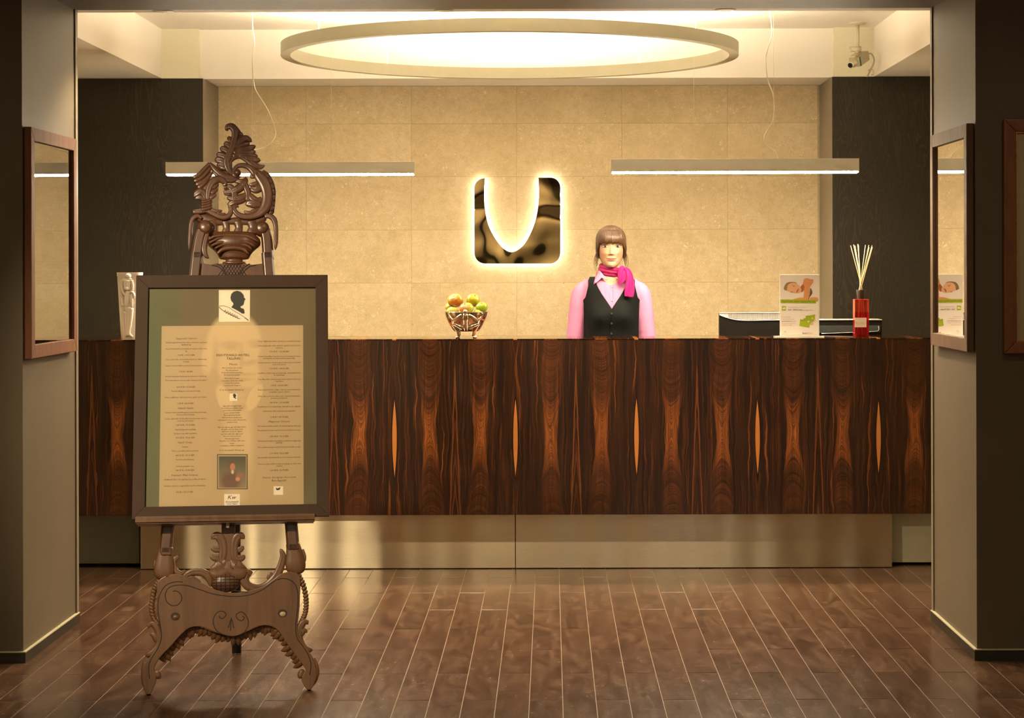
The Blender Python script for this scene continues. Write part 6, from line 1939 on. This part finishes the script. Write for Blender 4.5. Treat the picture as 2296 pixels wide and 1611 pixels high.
for z in list(np.linspace(0.93, 1.28, 20)) + list(np.linspace(1.288, 1.447, 20)):
    if z <= 1.285: th1 = math.pi / 2 - 0.05
    else:
        xo = float(np.interp(z, AZ[1:], AX[1:]))
        th1 = math.pi - min(th_for_x(xo, z, 0.012), math.pi / 2 - 0.02)
        e = min(1.0, (z - 1.285) / 0.05)
        th1 = (1 - e) * (math.pi / 2 - 0.05) + e * th1
    rows.append([torso_pt(th1 + (2 * math.pi - 2 * th1) * k / 30, z, 0.012) for k in range(31)])
sheet_part('waistcoat_back', rows, M_VEST, vest, 0.004)
for py in (702, 724.2, 747):
    z = zpx(py); p = torso_pt(0, z, 0.018)
    b = MB().lathe([(0.0001, 0.003), (0.0030, 0.003), (0.0055, 0.0042), (0.0062, 0.002), (0.006, 0.0)], 18)
    b.v = [(p[0] - 0.002 + q[0], p[1] - q[2], z + q[1]) for q in b.v]
    b.build('button', M_BTN, vest, smooth=True, local=True)
for py in (643.5, 674.5):
    z = zpx(py); p = torso_pt(0, z, 0.0075)
    b = MB().lathe([(0.0001, 0.002), (0.0042, 0.002), (0.0045, 0.0)], 14)
    b.v = [(p[0] + 0.001 + q[0], p[1] - q[2], z + q[1]) for q in b.v]
    b.build('blouse_button', M_BTNP, blouse, smooth=True, local=True)
z0_, z1_ = zpx(690), zpx(634)
rows = [[torso_pt(th_for_x(x, z, 0.006), z, 0.0075) for x in (0.0075, 0.009)] for z in np.linspace(z0_, z1_, 12)]
sheet_part('placket', rows, M_BLOUSE, blouse, 0.002)


def flap(pts, yoff, name, mat, parent, thick=0.003, bulge=0.0):
    """collar flap: outline in photograph pixels, hung in front of the chest"""
    q = [(xpx(x), zpx(y)) for x, y in pts]
    cx_ = sum(p[0] for p in q) / len(q); cz_ = sum(p[1] for p in q) / len(q)
    def yy(x, z): return torso_pt(th_for_x(x, z, 0.01), min(z, 1.452), 0.012)[1] - yoff
    n = len(q)
    rings = []
    for s in (1.0, 0.66, 0.33):
        rings.append([(cx_ + (x - cx_) * s, yy(cx_ + (x - cx_) * s, cz_ + (z - cz_) * s) - bulge * (1 - s), cz_ + (z - cz_) * s) for x, z in q])
    v = [p for r_ in rings for p in r_] + [(cx_, yy(cx_, cz_) - bulge, cz_)]
    f = []
    for i in range(2):
        for k in range(n): f.append((i * n + k, i * n + (k + 1) % n, (i + 1) * n + (k + 1) % n, (i + 1) * n + k))
    for k in range(n): f.append((2 * n + k, 2 * n + (k + 1) % n, 3 * n))
    o = MB().add(v, f).build(name, mat, parent, smooth=True, local=True)
    md = o.modifiers.new('s', 'SOLIDIFY'); md.thickness = thick; md.offset = 0
    return o


c7p = lambda x, y: (1300 + x / 8.057, 490 + y / 8.057)
flap([c7p(*p) for p in [(340, 935), (300, 1000), (268, 1090), (238, 1203), (315, 1145), (400, 1078), (470, 1110), (500, 1112), (440, 1050), (395, 990), (365, 950)]], 0.010, 'collar', M_BLOUSE, blouse, 0.003, 0.004)
flap([c7p(*p) for p in [(790, 935), (840, 1000), (870, 1090), (890, 1190), (815, 1150), (735, 1080), (670, 1110), (650, 1112), (700, 1050), (745, 990), (770, 950)]], 0.010, 'collar', M_BLOUSE, blouse, 0.003, 0.004)
# neck scarf: wound band, knot, two tails
rows = []
nb = 72
for i in range(15):
    u = i / 14
    row = []
    for k in range(nb + 1):
        th = 2 * math.pi * k / nb - math.pi
        tilt = 0.010 * math.sin(th) * -1.0
        z = ZCH - 0.046 + 0.052 * u + tilt * (0.4 + 0.6 * u) + (0.012 * (1 - math.cos(th)) * 0.5 if u > 0.5 else 0)
        r_ = 0.0585 + 0.0065 * math.sin(u * math.pi) + 0.0022 * math.sin(u * 19 + th * 1.5) + 0.0012 * math.sin(th * 9 + u * 7)
        row.append((r_ * math.sin(th), 0.004 - (r_ + 0.004) * math.cos(th), z))
    rows.append(row)
scarf = sheet_part('scarf', rows, M_SCARF2, person, 0.004)
kx, kz = xpx(1394), zpx(602)
def ribbon(pts, name, mat, wav=0.004):
    rows = []
    P = cat_rom(pts, 5)
    for i, p in enumerate(P):
        a = P[max(i - 1, 0)]; b = P[min(i + 1, len(P) - 1)]
        tx, tz = b[0] - a[0], b[2] - a[2]
        L = math.hypot(tx, tz) or 1
        nx, nz = -tz / L, tx / L
        row = []
        for k in range(13):
            u = k / 6 - 1
            row.append((p[0] + nx * p[3] * u, p[1] - wav * math.cos(u * 4.0 + i * 0.15) - 0.003 * (1 - u * u), p[2] + nz * p[3] * u))
        rows.append(row)
    return sheet_part(name, rows, mat, scarf, 0.002)
MB().ball((kx, -0.076, kz - 0.002), (0.017, 0.016, 0.016), 16, 10).build('knot', M_SCARF, scarf, smooth=True, local=True)
def sp(x, y, d, w):
    px, py = c7p(x, y)
    return (xpx(px), d, zpx(py), w / 8.057 * kp)
ribbon([sp(770, 890, -0.092, 40), sp(745, 960, -0.102, 66), sp(745, 1060, -0.106, 72), sp(735, 1130, -0.108, 50), sp(712, 1195, -0.108, 14)], 'scarf_tail', M_SCARF)
ribbon([sp(790, 900, -0.090, 36), sp(850, 970, -0.098, 60), sp(885, 1080, -0.108, 70), sp(890, 1200, -0.114, 78), sp(880, 1320, -0.118, 86), sp(868, 1415, -0.120, 78)], 'scarf_tail', M_SCARF, 0.006)
# trousers and shoes (behind the desk)
mb = MB()
loft(mb, np.linspace(0.84, 0.98, 8), 0.006, 40)
for s in (-1, 1): mb.tube([(s * 0.085, 0.0, 0.90), (s * 0.082, 0.0, 0.62), (s * 0.080, 0.01, 0.40), (s * 0.078, 0.02, 0.06)], [0.092, 0.080, 0.068, 0.062], 18)
remesh(mb.build('trousers', M_TROU, person, local=True), 0.010, 2)
for s in (-1, 1):
    sh = MB().ball((s * 0.076, -0.045, 0.036), (0.044, 0.125, 0.036), 20, 12)
    sh.v = [(p[0], p[1], max(p[2], 0.0)) for p in sh.v]
    sh.build('shoe', M_BTN, person, smooth=True, local=True)
